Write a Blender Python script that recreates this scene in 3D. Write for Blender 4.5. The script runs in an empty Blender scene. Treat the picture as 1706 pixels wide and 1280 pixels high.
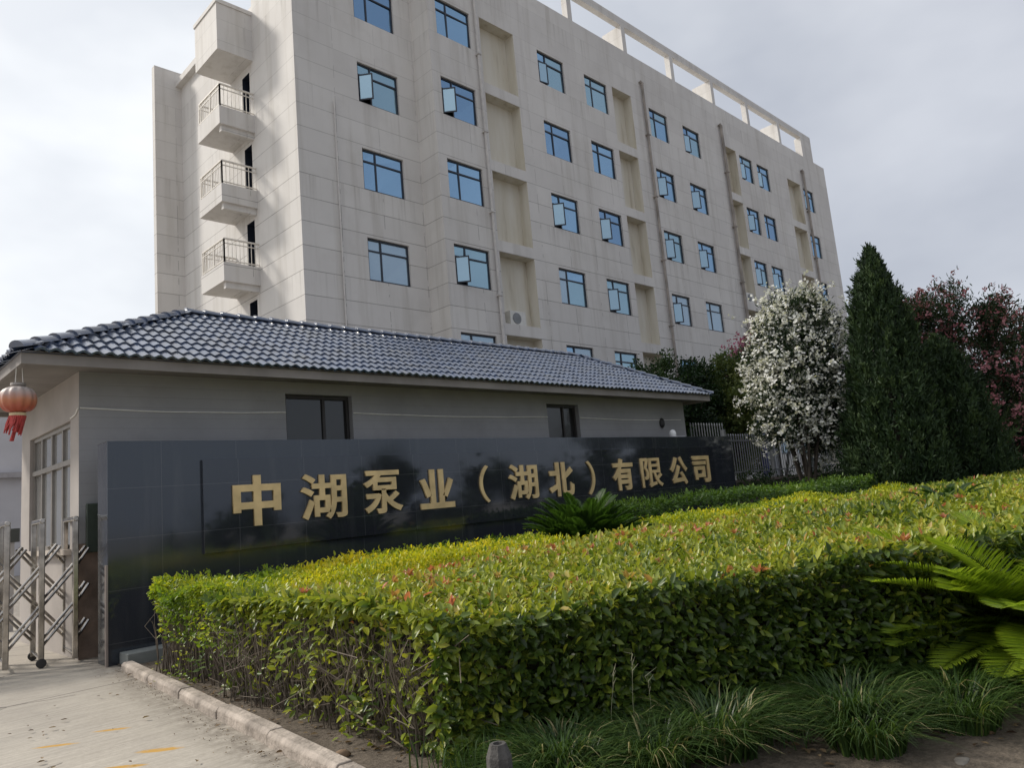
import bpy, math, random
import numpy as np
from mathutils import Vector, Matrix
S = bpy.context.scene
COL = S.collection
rad = math.radians

# ---------------------------------------------------------------- camera
cam = bpy.data.cameras.new("camera"); co = bpy.data.objects.new("camera", cam); COL.objects.link(co)
cam.sensor_width = 36.0; cam.lens = 26.085; cam.clip_start = 0.05; cam.clip_end = 2000
PIT, ROL, HEAD = 0.15373927, -0.08850529, rad(45.07)
fw = Vector((math.cos(HEAD) * math.cos(PIT), math.sin(HEAD) * math.cos(PIT), math.sin(PIT)))
r0 = Vector((math.sin(HEAD), -math.cos(HEAD), 0)); u0 = r0.cross(fw)
rr = math.cos(ROL) * r0 + math.sin(ROL) * u0; uu = -math.sin(ROL) * r0 + math.cos(ROL) * u0
M = Matrix((rr, uu, -fw)).transposed().to_4x4(); M.translation = Vector((-2.79, -9.78, 1.5))
co.matrix_world = M
S.camera = co

# ---------------------------------------------------------------- sun, sky, exposure
SUN_EL, SUN_AZ = rad(40), rad(123)           # azimuth measured from +X towards +Y
sdir = Vector((math.cos(SUN_AZ) * math.cos(SUN_EL), math.sin(SUN_AZ) * math.cos(SUN_EL), math.sin(SUN_EL)))
sl = bpy.data.lights.new("sun", 'SUN'); sl.energy = 2.6; sl.angle = rad(8); sl.color = (1.0, 0.94, 0.85)
so = bpy.data.objects.new("sun", sl); COL.objects.link(so)
so.rotation_euler = sdir.to_track_quat('Z', 'Y').to_euler(); so.location = sdir * 60
W = bpy.data.worlds.new("World"); S.world = W; W.use_nodes = True
nt = W.node_tree; nt.nodes.clear()
def wn(t, **k):
    n = nt.nodes.new(t)
    for a, b in k.items(): setattr(n, a, b)
    return n
sky = wn('ShaderNodeTexSky', sky_type='NISHITA', sun_disc=False, sun_elevation=SUN_EL, sun_rotation=math.pi / 2 - SUN_AZ,
         air_density=1.0, dust_density=4.0, ozone_density=1.0, altitude=50)
tc = wn('ShaderNodeTexCoord'); mp = wn('ShaderNodeMapping'); mp.inputs['Scale'].default_value = (1, 1, 1.9)
no = wn('ShaderNodeTexNoise'); no.inputs['Scale'].default_value = 1.7; no.inputs['Detail'].default_value = 5; no.inputs['Roughness'].default_value = .5
mp.inputs['Location'].default_value = (0.35, 1.2, 0.4)
nt.links.new(tc.outputs['Generated'], mp.inputs['Vector']); nt.links.new(mp.outputs['Vector'], no.inputs['Vector'])
cr = wn('ShaderNodeValToRGB'); cr.color_ramp.elements[0].position = .42; cr.color_ramp.elements[1].position = .66
nt.links.new(no.outputs['Fac'], cr.inputs['Fac'])
# thin overcast: brightest round the hidden sun, greyer away from it
dt = wn('ShaderNodeVectorMath', operation='DOT_PRODUCT'); dt.inputs[1].default_value = sdir
nt.links.new(tc.outputs['Generated'], dt.inputs[0])
au = wn('ShaderNodeMapRange'); au.inputs['From Min'].default_value = -0.1; au.inputs['From Max'].default_value = 0.95; au.interpolation_type = 'SMOOTHSTEP'
nt.links.new(dt.outputs['Value'], au.inputs['Value'])
cg = wn('ShaderNodeMix', data_type='RGBA'); cg.inputs['A'].default_value = (3.8, 4.0, 4.45, 1); cg.inputs['B'].default_value = (7.1, 7.3, 7.4, 1)
nt.links.new(au.outputs['Result'], cg.inputs['Factor'])
cw = wn('ShaderNodeMix', data_type='RGBA'); cw.blend_type = 'MULTIPLY'; cw.inputs['Factor'].default_value = 1
ch = wn('ShaderNodeMix', data_type='RGBA'); ch.inputs['A'].default_value = (.93, .94, .97, 1); ch.inputs['B'].default_value = (1.36, 1.34, 1.31, 1)
nt.links.new(cr.outputs['Color'], ch.inputs['Factor'])
nt.links.new(cg.outputs['Result'], cw.inputs['A']); nt.links.new(ch.outputs['Result'], cw.inputs['B'])
mx = wn('ShaderNodeMix', data_type='RGBA'); mx.inputs['Factor'].default_value = .86
nt.links.new(sky.outputs['Color'], mx.inputs['A']); nt.links.new(cw.outputs['Result'], mx.inputs['B'])
bg = wn('ShaderNodeBackground'); bg.inputs['Strength'].default_value = .12
wo = wn('ShaderNodeOutputWorld')
nt.links.new(mx.outputs['Result'], bg.inputs['Color']); nt.links.new(bg.outputs['Background'], wo.inputs['Surface'])
S.view_settings.view_transform = 'Standard'; S.view_settings.look = 'None'; S.view_settings.exposure = 0.18; S.view_settings.gamma = 1.0
S.view_settings.use_curve_mapping = False
S.render.film_transparent = False

# ---------------------------------------------------------------- helpers
ORG = {}
def thing(name, label, cat, loc=(0, 0, 0), group=None):
    o = bpy.data.objects.new(name, None); COL.objects.link(o); o.location = loc; o.empty_display_size = .2
    tag(o, label, cat, group); ORG[o.name] = Vector(loc); return o
def tag(o, label, cat, group=None):
    o['label'] = label; o['category'] = cat
    if group: o['group'] = group
    return o
class MB:
    def __init__(s): s.v = []; s.f = []; s.m = []; s.cur = 0
    def add(s, vs, fs):
        k = len(s.v); s.v += [tuple(v) for v in vs]
        for f in fs: s.f.append(tuple(i + k for i in f)); s.m.append(s.cur)
        return s
    def box(s, x0, x1, y0, y1, z0, z1):
        return s.add([(x0, y0, z0), (x1, y0, z0), (x1, y1, z0), (x0, y1, z0), (x0, y0, z1), (x1, y0, z1), (x1, y1, z1), (x0, y1, z1)],
                     [(0, 3, 2, 1), (4, 5, 6, 7), (0, 1, 5, 4), (1, 2, 6, 5), (2, 3, 7, 6), (3, 0, 4, 7)])
    def quad(s, a, b, c, d): return s.add([a, b, c, d], [(0, 1, 2, 3)])
    def obox(s, c, ax, ay, az):    # oriented box: centre and three half-axis vectors
        c, ax, ay, az = map(Vector, (c, ax, ay, az)); vs = []
        for k in (-1, 1):
            for i, j in ((-1, -1), (1, -1), (1, 1), (-1, 1)): vs.append(c + ax * i + ay * j + az * k)
        return s.add(vs, [(0, 3, 2, 1), (4, 5, 6, 7), (0, 1, 5, 4), (1, 2, 6, 5), (2, 3, 7, 6), (3, 0, 4, 7)])
    def bar(s, a, b, w, h, up=(0, 0, 1)):
        a, b = Vector(a), Vector(b); d = b - a; L = d.length; d.normalize(); up = Vector(up)
        sx = d.cross(up)
        if sx.length < 1e-4: sx = d.cross(Vector((0, 1, 0)))
        sx.normalize(); uz = sx.cross(d)
        return s.obox((a + b) / 2, d * L / 2, sx * w / 2, uz * h / 2)
    def tube(s, path, r, n=6, caps=True):
        path = [Vector(p) for p in path]; rs = r if isinstance(r, (list, tuple)) else [r] * len(path); rings = []; prev = None
        vs = []
        for i, p in enumerate(path):
            d = (path[min(i + 1, len(path) - 1)] - path[max(i - 1, 0)]).normalized()
            if prev is None:
                e = Vector((0, 0, 1)) if abs(d.z) < .9 else Vector((1, 0, 0)); a = d.cross(e).normalized()
            else:
                a = prev - d * prev.dot(d); a.normalize()
            prev = a; b = d.cross(a)
            for k in range(n):
                t = 2 * math.pi * k / n; vs.append(p + (a * math.cos(t) + b * math.sin(t)) * rs[i])
        fs = []
        for i in range(len(path) - 1):
            for k in range(n): fs.append((i * n + k, i * n + (k + 1) % n, (i + 1) * n + (k + 1) % n, (i + 1) * n + k))
        if caps: fs += [tuple(range(n - 1, -1, -1)), tuple((len(path) - 1) * n + k for k in range(n))]
        return s.add(vs, fs)
    def lathe(s, c, prof, n=24):
        c = Vector(c); vs = []; fs = []
        for (r, z) in prof:
            for k in range(n):
                t = 2 * math.pi * k / n; vs.append(c + Vector((r * math.cos(t), r * math.sin(t), z)))
        for i in range(len(prof) - 1):
            for k in range(n): fs.append((i * n + k, i * n + (k + 1) % n, (i + 1) * n + (k + 1) % n, (i + 1) * n + k))
        fs += [tuple(range(n - 1, -1, -1)), tuple((len(prof) - 1) * n + k for k in range(n))]
        return s.add(vs, fs)
    def prism(s, poly, z0, z1):
        n = len(poly); vs = [(x, y, z0) for x, y in poly] + [(x, y, z1) for x, y in poly]
        return s.add(vs, [tuple(range(n - 1, -1, -1)), tuple(range(n, 2 * n))] + [(i, (i + 1) % n, n + (i + 1) % n, n + i) for i in range(n)])
    def build(s, name, mats, parent=None, smooth=False, bevel=0):
        me = bpy.data.meshes.new(name); org = ORG.get(parent.name, Vector()) if parent else Vector()
        me.from_pydata([Vector(v) - org for v in s.v], [], s.f)
        mats = mats if isinstance(mats, (list, tuple)) else [mats]
        for m in mats: me.materials.append(m)
        if len(mats) > 1: me.polygons.foreach_set('material_index', s.m)
        if smooth: me.polygons.foreach_set('use_smooth', [True] * len(s.f))
        return link(name, me, parent, bevel)
def link(name, me, parent=None, bevel=0):
    o = bpy.data.objects.new(name, me); COL.objects.link(o)
    if parent: o.parent = parent; ORG[o.name] = ORG.get(parent.name, Vector())
    if bevel:
        b = o.modifiers.new('bevel', 'BEVEL'); b.width = bevel; b.segments = 2; b.limit_method = 'ANGLE'; b.angle_limit = rad(40)
    me.update(); return o
def dup(root, loc, label=None, group=None):
    r = root.copy(); COL.objects.link(r); r.location = loc
    if label: r['label'] = label
    if group: r['group'] = group
    for c in root.children:
        k = c.copy(); COL.objects.link(k); k.parent = r
        for g in c.children:
            h = g.copy(); COL.objects.link(h); h.parent = k
    return r

# ---------------------------------------------------------------- materials
def nodes(name):
    m = bpy.data.materials.new(name); m.use_nodes = True; t = m.node_tree
    return m, t, t.nodes['Principled BSDF']
def nd(t, typ, **k):
    n = t.nodes.new(typ)
    for a, b in k.items():
        if a == 'ins':
            for i, v in b.items(): n.inputs[i].default_value = v
        else: setattr(n, a, b)
    return n
def noise(t, scale, detail=4, vec=None, rough=.55):
    n = nd(t, 'ShaderNodeTexNoise', ins={'Scale': scale, 'Detail': detail, 'Roughness': rough})
    if vec is not None: t.links.new(vec, n.inputs['Vector'])
    return n
def ramp(t, fac, stops):
    r = nd(t, 'ShaderNodeValToRGB'); e = r.color_ramp.elements
    e[0].position, e[0].color = stops[0][0], (*stops[0][1], 1); e[1].position, e[1].color = stops[-1][0], (*stops[-1][1], 1)
    for p, c in stops[1:-1]:
        k = e.new(p); k.color = (*c, 1)
    t.links.new(fac, r.inputs['Fac']); return r
def mixc(t, f, a, b, mode='MIX'):
    n = nd(t, 'ShaderNodeMix', data_type='RGBA', blend_type=mode)
    for s, v in (('Factor', f), ('A', a), ('B', b)):
        if hasattr(v, 'is_linked'): t.links.new(v, n.inputs[s])
        else: n.inputs[s].default_value = v if s == 'Factor' else (*v, 1)
    return n.outputs['Result']
def math_(t, op, a, b=0.0, c=None):
    n = nd(t, 'ShaderNodeMath', operation=op)
    for i, v in enumerate((a, b) if c is None else (a, b, c)):
        if hasattr(v, 'is_linked'): t.links.new(v, n.inputs[i])
        else: n.inputs[i].default_value = v
    return n.outputs[0]
def bump(t, p, h, strength, dist=.02):
    b = nd(t, 'ShaderNodeBump', ins={'Strength': strength, 'Distance': dist}); t.links.new(h, b.inputs['Height']); t.links.new(b.outputs['Normal'], p.inputs['Normal'])
def plain(name, col, rough=.6, metal=0, var=.12, scale=6, spec=.5, bmp=0.0):
    m, t, p = nodes(name); g = nd(t, 'ShaderNodeNewGeometry')
    n = noise(t, scale, 5, g.outputs['Position'])
    lo = tuple(c * (1 - var) for c in col); hi = tuple(min(1, c * (1 + var)) for c in col)
    r = ramp(t, n.outputs['Fac'], [(.3, lo), (.7, hi)]); t.links.new(r.outputs['Color'], p.inputs['Base Color'])
    p.inputs['Roughness'].default_value = rough; p.inputs['Metallic'].default_value = metal; p.inputs['Specular IOR Level'].default_value = spec
    if bmp: bump(t, p, noise(t, scale * 6, 4, g.outputs['Position']).outputs['Fac'], bmp)
    return m

def facade_mat():
    m, t, p = nodes('cream_cladding'); g = nd(t, 'ShaderNodeNewGeometry'); pos = g.outputs['Position']
    sp = nd(t, 'ShaderNodeSeparateXYZ'); t.links.new(pos, sp.inputs[0])
    big = noise(t, .35, 4, pos)
    base = ramp(t, big.outputs['Fac'], [(.3, (.60, .58, .555)), (.7, (.68, .66, .635))]).outputs['Color']
    # rain streaks: noise stretched vertically
    mp = nd(t, 'ShaderNodeMapping'); mp.inputs['Scale'].default_value = (2.6, 2.6, .16); t.links.new(pos, mp.inputs['Vector'])
    st = noise(t, 1.0, 6, mp.outputs['Vector'], .6)
    base = mixc(t, math_(t, 'MULTIPLY', ramp(t, st.outputs['Fac'], [(.5, (0, 0, 0)), (.75, (1, 1, 1))]).outputs['Color'], .45), base, (.36, .33, .28))
    zs = math_(t, 'FRACT', math_(t, 'DIVIDE', math_(t, 'SUBTRACT', 19.71 + 3.4, sp.outputs['Z']), 3.4))
    below = nd(t, 'ShaderNodeMapRange', ins={'From Min': .0, 'From Max': .38, 'To Min': 1.0, 'To Max': .0}); t.links.new(zs, below.inputs['Value'])
    mp2 = nd(t, 'ShaderNodeMapping'); mp2.inputs['Scale'].default_value = (5.5, 5.5, .12); t.links.new(pos, mp2.inputs['Vector'])
    dr = ramp(t, noise(t, 1.0, 3, mp2.outputs['Vector'], .5).outputs['Fac'], [(.56, (0, 0, 0)), (.74, (1, 1, 1))]).outputs['Color']
    base = mixc(t, math_(t, 'MULTIPLY', math_(t, 'MULTIPLY', below.outputs['Result'], dr), .5), base, (.27, .25, .22))
    blot = ramp(t, noise(t, .9, 7, pos, .65).outputs['Fac'], [(.5, (0, 0, 0)), (.7, (1, 1, 1))]).outputs['Color']
    base = mixc(t, math_(t, 'MULTIPLY', blot, .22), base, (.42, .40, .37))
    # each panel a shade of its own
    ix = math_(t, 'FLOOR', math_(t, 'DIVIDE', math_(t, 'ADD', sp.outputs['X'], .17), 1.8)); iz = math_(t, 'FLOOR', math_(t, 'DIVIDE', math_(t, 'SUBTRACT', sp.outputs['Z'], .15), .85))
    cx = nd(t, 'ShaderNodeCombineXYZ'); t.links.new(ix, cx.inputs[0]); t.links.new(iz, cx.inputs[2])
    wn_ = nd(t, 'ShaderNodeTexWhiteNoise', noise_dimensions='3D'); t.links.new(cx.outputs[0], wn_.inputs['Vector'])
    base = mixc(t, math_(t, 'MULTIPLY', wn_.outputs['Value'], .26), base, (.47, .45, .44))
    # joints of the cladding
    fz = math_(t, 'FRACT', math_(t, 'DIVIDE', math_(t, 'SUBTRACT', sp.outputs['Z'], .15), .85))
    lz = math_(t, 'LESS_THAN', fz, .03)
    fx = math_(t, 'FRACT', math_(t, 'DIVIDE', math_(t, 'ADD', sp.outputs['X'], .17), 1.8))
    lx = math_(t, 'LESS_THAN', fx, .011)
    br = noise(t, 2.2, 3, pos)
    vis = nd(t, 'ShaderNodeMapRange', ins={'From Min': 20.0, 'From Max': 12.0, 'To Min': .25, 'To Max': 1.0}); t.links.new(sp.outputs['Z'], vis.inputs['Value'])
    ln = math_(t, 'MAXIMUM', math_(t, 'MULTIPLY', lz, 1.0), math_(t, 'MULTIPLY', lx, math_(t, 'GREATER_THAN', br.outputs['Fac'], .5)))
    nx = nd(t, 'ShaderNodeSeparateXYZ'); t.links.new(g.outputs['True Normal'], nx.inputs[0])
    ln = math_(t, 'MULTIPLY', ln, vis.outputs['Result'])
    gap = math_(t, 'MULTIPLY', ln, math_(t, 'MULTIPLY_ADD', br.outputs['Fac'], .8, .2))
    base = mixc(t, gap, base, (.12, .11, .10))
    t.links.new(base, p.inputs['Base Color']); p.inputs['Roughness'].default_value = .75; p.inputs['Specular IOR Level'].default_value = .3
    bump(t, p, noise(t, 30, 3, pos).outputs['Fac'], .08)
    return m
def niche_mat():
    m, t, p = nodes('stained_plaster'); g = nd(t, 'ShaderNodeNewGeometry'); pos = g.outputs['Position']
    mp = nd(t, 'ShaderNodeMapping'); mp.inputs['Scale'].default_value = (1.9, 1.9, .22); t.links.new(pos, mp.inputs['Vector'])
    st = noise(t, 1.3, 6, mp.outputs['Vector'], .6)
    c = ramp(t, st.outputs['Fac'], [(.35, (.64, .61, .54)), (.58, (.58, .54, .45)), (.8, (.32, .27, .2))]).outputs['Color']
    t.links.new(c, p.inputs['Base Color']); p.inputs['Roughness'].default_value = .85
    return m
def glass_mat(name, tint, dark, gl=.6, rough=.03):
    m, t, p = nodes(name); out = t.nodes['Material Output']
    g = nd(t, 'ShaderNodeBsdfGlossy', ins={'Color': (*tint, 1), 'Roughness': rough})
    geo = nd(t, 'ShaderNodeNewGeometry'); n = noise(t, 1.1, 2, geo.outputs['Position']); b = nd(t, 'ShaderNodeBump', ins={'Strength': .12, 'Distance': .05})
    t.links.new(n.outputs['Fac'], b.inputs['Height']); t.links.new(b.outputs['Normal'], g.inputs['Normal'])
    p.inputs['Base Color'].default_value = (*dark, 1); p.inputs['Roughness'].default_value = .15
    mx = nd(t, 'ShaderNodeMixShader', ins={'Fac': gl}); t.links.new(p.outputs[0], mx.inputs[1]); t.links.new(g.outputs[0], mx.inputs[2]); t.links.new(mx.outputs[0], out.inputs['Surface'])
    return m
def tile_mat():
    m, t, p = nodes('glazed_roof_tile'); g = nd(t, 'ShaderNodeNewGeometry'); n = noise(t, 5.5, 4, g.outputs['Position'])
    c = ramp(t, n.outputs['Fac'], [(.3, (.022, .052, .125)), (.5, (.038, .072, .155)), (.7, (.06, .08, .14))])
    sp = nd(t, 'ShaderNodeSeparateXYZ'); t.links.new(g.outputs['Position'], sp.inputs[0]); cx = nd(t, 'ShaderNodeCombineXYZ')
    for i_, (ax, dv) in enumerate((('X', .155), ('Y', .23), ('Z', .131))): t.links.new(math_(t, 'FLOOR', math_(t, 'DIVIDE', math_(t, 'SUBTRACT', sp.outputs[ax], -.86 if ax == 'X' else (.3 if ax == 'Y' else 3.70)), dv)), cx.inputs[i_])
    wn_ = nd(t, 'ShaderNodeTexWhiteNoise', noise_dimensions='3D'); t.links.new(cx.outputs[0], wn_.inputs['Vector'])
    cc = mixc(t, math_(t, 'MULTIPLY', wn_.outputs['Value'], .55), c.outputs['Color'], (.030, .036, .05))
    cc = mixc(t, math_(t, 'MULTIPLY', ramp(t, noise(t, 2.2, 7, g.outputs['Position'], .7).outputs['Fac'], [(.55, (0, 0, 0)), (.72, (1, 1, 1))]).outputs['Color'], .5), cc, (.13, .125, .10))
    t.links.new(cc, p.inputs['Base Color'])
    r = ramp(t, noise(t, 9, 3, g.outputs['Position']).outputs['Fac'], [(.3, (.24,) * 3), (.7, (.5,) * 3)]); t.links.new(r.outputs['Color'], p.inputs['Roughness'])
    p.inputs['Specular IOR Level'].default_value = 1.0; p.inputs['Coat Weight'].default_value = .75; p.inputs['Coat Roughness'].default_value = .2; p.inputs['Coat IOR'].default_value = 1.8
    return m
def granite_mat(name, col, rough):
    m, t, p = nodes(name); g = nd(t, 'ShaderNodeNewGeometry'); pos = g.outputs['Position']
    n = noise(t, 160, 2, pos); c = ramp(t, n.outputs['Fac'], [(.35, tuple(x * .6 for x in col)), (.62, col), (.75, tuple(x * 2.2 for x in col))]).outputs['Color']
    sp = nd(t, 'ShaderNodeSeparateXYZ'); t.links.new(pos, sp.inputs[0])
    fx = math_(t, 'FRACT', math_(t, 'DIVIDE', math_(t, 'ADD', sp.outputs['X'], .35), .97)); fz = math_(t, 'FRACT', math_(t, 'DIVIDE', math_(t, 'ADD', sp.outputs['Z'], .36), .6))
    ln = math_(t, 'MAXIMUM', math_(t, 'LESS_THAN', fx, .006), math_(t, 'LESS_THAN', fz, .010))
    dust = noise(t, 2.3, 5, pos); c = mixc(t, math_(t, 'MULTIPLY', dust.outputs['Fac'], .10), c, (.10, .10, .105))
    mp = nd(t, 'ShaderNodeMapping'); mp.inputs['Scale'].default_value = (4, 4, .3); t.links.new(pos, mp.inputs['Vector'])
    c = mixc(t, math_(t, 'MULTIPLY', ramp(t, noise(t, 1.0, 5, mp.outputs['Vector'], .6).outputs['Fac'], [(.55, (0, 0, 0)), (.78, (1, 1, 1))]).outputs['Color'], .35), c, (.085, .085, .088))
    c = mixc(t, math_(t, 'MULTIPLY', ln, .9), c, (.085, .085, .09)); t.links.new(c, p.inputs['Base Color'])
    r = ramp(t, dust.outputs['Fac'], [(.3, (rough,) * 3), (.7, (rough * 2.4,) * 3)]); t.links.new(r.outputs['Color'], p.inputs['Roughness'])
    bump(t, p, noise(t, .9, 1, pos).outputs['Fac'], .05, .03)
    p.inputs['Specular IOR Level'].default_value = 1.0; p.inputs['Specular Tint'].default_value = (.82, .9, 1.0, 1)
    return m
def leaf_mat(name, stops, trans=.35, rough=.35, spec=.5, tcol=1.6):
    m, t, p = nodes(name); out = t.nodes['Material Output']
    a = nd(t, 'ShaderNodeAttribute', attribute_name='tone'); c = ramp(t, a.outputs['Fac'], stops)
    for e in c.color_ramp.elements: pass
    t.links.new(c.outputs['Color'], p.inputs['Base Color']); p.inputs['Roughness'].default_value = rough; p.inputs['Specular IOR Level'].default_value = spec
    tr = nd(t, 'ShaderNodeBsdfTranslucent'); cm = mixc(t, 1.0, c.outputs['Color'], (tcol, tcol, tcol * .55), 'MULTIPLY'); t.links.new(cm, tr.inputs['Color'])
    mx = nd(t, 'ShaderNodeMixShader', ins={'Fac': trans}); t.links.new(p.outputs[0], mx.inputs[1]); t.links.new(tr.outputs[0], mx.inputs[2]); t.links.new(mx.outputs[0], out.inputs['Surface'])
    return m
def concrete_mat():
    m, t, p = nodes('worn_concrete'); g = nd(t, 'ShaderNodeNewGeometry'); pos = g.outputs['Position']
    n1 = noise(t, .8, 6, pos, .6); n2 = noise(t, 25, 5, pos, .7)
    c = ramp(t, n1.outputs['Fac'], [(.3, (.32, .285, .24)), (.55, (.42, .38, .32)), (.75, (.48, .44, .375))]).outputs['Color']
    c = mixc(t, .25, c, ramp(t, n2.outputs['Fac'], [(.35, (.24, .21, .17)), (.65, (.58, .53, .46))]).outputs['Color'])
    # broom marks
    mp = nd(t, 'ShaderNodeMapping'); mp.inputs['Rotation'].default_value = (0, 0, rad(35)); mp.inputs['Scale'].default_value = (1.5, 42, 1); t.links.new(pos, mp.inputs['Vector'])
    bm = noise(t, 1.0, 3, mp.outputs['Vector']); c = mixc(t, math_(t, 'MULTIPLY', ramp(t, noise(t, .55, 5, pos, .65).outputs['Fac'], [(.40, (0, 0, 0)), (.64, (1, 1, 1))]).outputs['Color'], .62), c, (.235, .212, .186))
    c = mixc(t, .22, c, ramp(t, bm.outputs['Fac'], [(.4, (.27, .24, .2)), (.6, (.56, .51, .44))]).outputs['Color'])
    # yellow paint spill, and dirt swept against the kerb
    sp = nd(t, 'ShaderNodeSeparateXYZ'); t.links.new(pos, sp.inputs[0])
    dk = nd(t, 'ShaderNodeMapRange', ins={'From Min': -.34, 'From Max': .0}); t.links.new(math_(t, 'SUBTRACT', sp.outputs['X'], math_(t, 'MULTIPLY_ADD', sp.outputs['Y'], .1, .05)), dk.inputs['Value'])
    c = mixc(t, math_(t, 'MINIMUM', math_(t, 'MULTIPLY', dk.outputs['Result'], ramp(t, noise(t, 7, 6, pos, .75).outputs['Fac'], [(.36, (0, 0, 0)), (.6, (1, 1, 1))]).outputs['Color']), .75), c, (.15, .125, .10))
    spill = None
    for (cx, cy, ang, a, b) in ((-.83, -4.05, -42, .16, .045), (-1.12, -4.2, -42, .17, .035), (-1.42, -4.15, -40, .13, .03), (-.86, -3.1, -38, .14, .03), (-1.25, -3.15, -38, .16, .03)):
        dx = math_(t, 'SUBTRACT', sp.outputs['X'], cx); dy = math_(t, 'SUBTRACT', sp.outputs['Y'], cy); ca, sa = math.cos(rad(ang)), math.sin(rad(ang))
        u = math_(t, 'DIVIDE', math_(t, 'ADD', math_(t, 'MULTIPLY', dx, ca), math_(t, 'MULTIPLY', dy, sa)), a)
        v = math_(t, 'DIVIDE', math_(t, 'SUBTRACT', math_(t, 'MULTIPLY', dy, ca), math_(t, 'MULTIPLY', dx, sa)), b)
        d = math_(t, 'ADD', math_(t, 'MULTIPLY', u, u), math_(t, 'MULTIPLY', v, v)); k = math_(t, 'SUBTRACT', 1.25, d)
        spill = k if spill is None else math_(t, 'MAXIMUM', spill, k)
    s2 = math_(t, 'MULTIPLY', spill, math_(t, 'MULTIPLY_ADD', noise(t, 16, 4, pos).outputs['Fac'], 2.2, -.45)); s2.node.use_clamp = True
    s2 = math_(t, 'MINIMUM', math_(t, 'MULTIPLY', s2, 1.8), .9)
    c = mixc(t, s2, c, (.50, .27, .03))
    vo = nd(t, 'ShaderNodeTexVoronoi', feature='DISTANCE_TO_EDGE', ins={'Scale': .42}); wv = mixc(t, .16, pos, noise(t, 1.6, 5, pos, .65).outputs['Color'], 'ADD'); t.links.new(wv, vo.inputs['Vector'])
    c = mixc(t, math_(t, 'MULTIPLY', math_(t, 'LESS_THAN', vo.outputs['Distance'], .0045), math_(t, 'MULTIPLY', math_(t, 'GREATER_THAN', noise(t, .7, 2, pos).outputs['Fac'], .47), .75)), c, (.09, .08, .07))
    c = mixc(t, math_(t, 'MULTIPLY', ramp(t, noise(t, 3.1, 7, pos, .75).outputs['Fac'], [(.55, (0, 0, 0)), (.72, (1, 1, 1))]).outputs['Color'], .35), c, (.21, .19, .165))
    # sawn joints
    fx = math_(t, 'FRACT', math_(t, 'DIVIDE', math_(t, 'ADD', sp.outputs['Y'], 1.15), 4.6)); ln = math_(t, 'LESS_THAN', fx, .0035); c = mixc(t, ln, c, (.06, .05, .045))
    t.links.new(c, p.inputs['Base Color']); p.inputs['Roughness'].default_value = .85
    bump(t, p, n2.outputs['Fac'], .25, .01)
    return m
def soil_mat():
    m, t, p = nodes('soil_earth'); g = nd(t, 'ShaderNodeNewGeometry'); pos = g.outputs['Position']
    n1 = noise(t, 3, 8, pos, .7); n2 = noise(t, 40, 4, pos, .7)
    c = ramp(t, n1.outputs['Fac'], [(.3, (.07, .055, .04)), (.5, (.12, .095, .07)), (.7, (.20, .165, .13))]).outputs['Color']
    c = mixc(t, .4, c, ramp(t, n2.outputs['Fac'], [(.4, (.04, .03, .022)), (.68, (.26, .21, .16))]).outputs['Color'])
    t.links.new(c, p.inputs['Base Color']); p.inputs['Roughness'].default_value = .95; bump(t, p, n2.outputs['Fac'], .6, .03)
    return m

FAC = facade_mat(); NICHE = niche_mat()
GLASS = glass_mat('blue_glass', (.36, .58, .80), (.06, .13, .20), .66); GLASS2 = glass_mat('teal_glass', (.42, .64, .76), (.14, .22, .27), .55); GLASS3 = glass_mat('curtained_glass', (.45, .62, .76), (.30, .36, .40), .42); GLASS4 = glass_mat('deep_blue_glass', (.30, .50, .74), (.03, .07, .12), .6); SASHGLASS = glass_mat('pale_blue_glass', (.50, .70, .82), (.26, .38, .46), .5)
DARKGLASS = glass_mat('dark_glass', (.4, .42, .42), (.02, .02, .019), .06); DOORGLASS = glass_mat('grey_glass', (.85, .87, .88), (.30, .30, .29), .5)
FRAME = plain('navy_frame', (.018, .024, .038), .4, 0, .2)
PIPE = plain('pale_pipe', (.52, .50, .48), .5); PIPE2 = plain('rusty_brown_pipe', (.27, .24, .215), .6, 0, .4, 1.2)
RAIL = plain('white_railing', (.66, .62, .56), .45)
TILE = tile_mat(); EAVE = plain('eave_plaster', (.25, .228, .215), .75, 0, .14, 2)
GWALL = None
GRANITE = granite_mat('black_granite', (.030, .034, .043), .05); PANEL = granite_mat('polished_panel', (.024, .026, .034), .03)
GOLD = plain('gold_letter', (.76, .56, .28), .36, .25, .2, 4)
STEEL = plain('stainless_steel', (.40, .375, .345), .17, .97, .45, 5)
CONC = concrete_mat(); SOIL = soil_mat()
KERB = plain('kerb_stone', (.37, .32, .275), .9, 0, .42, 5, .2, .7)
TWIG = plain('grey_twig', (.15, .12, .09), .8, 0, .35, 9); BARK = plain('brown_bark', (.06, .048, .037), .9, 0, .3, 8)
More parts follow.
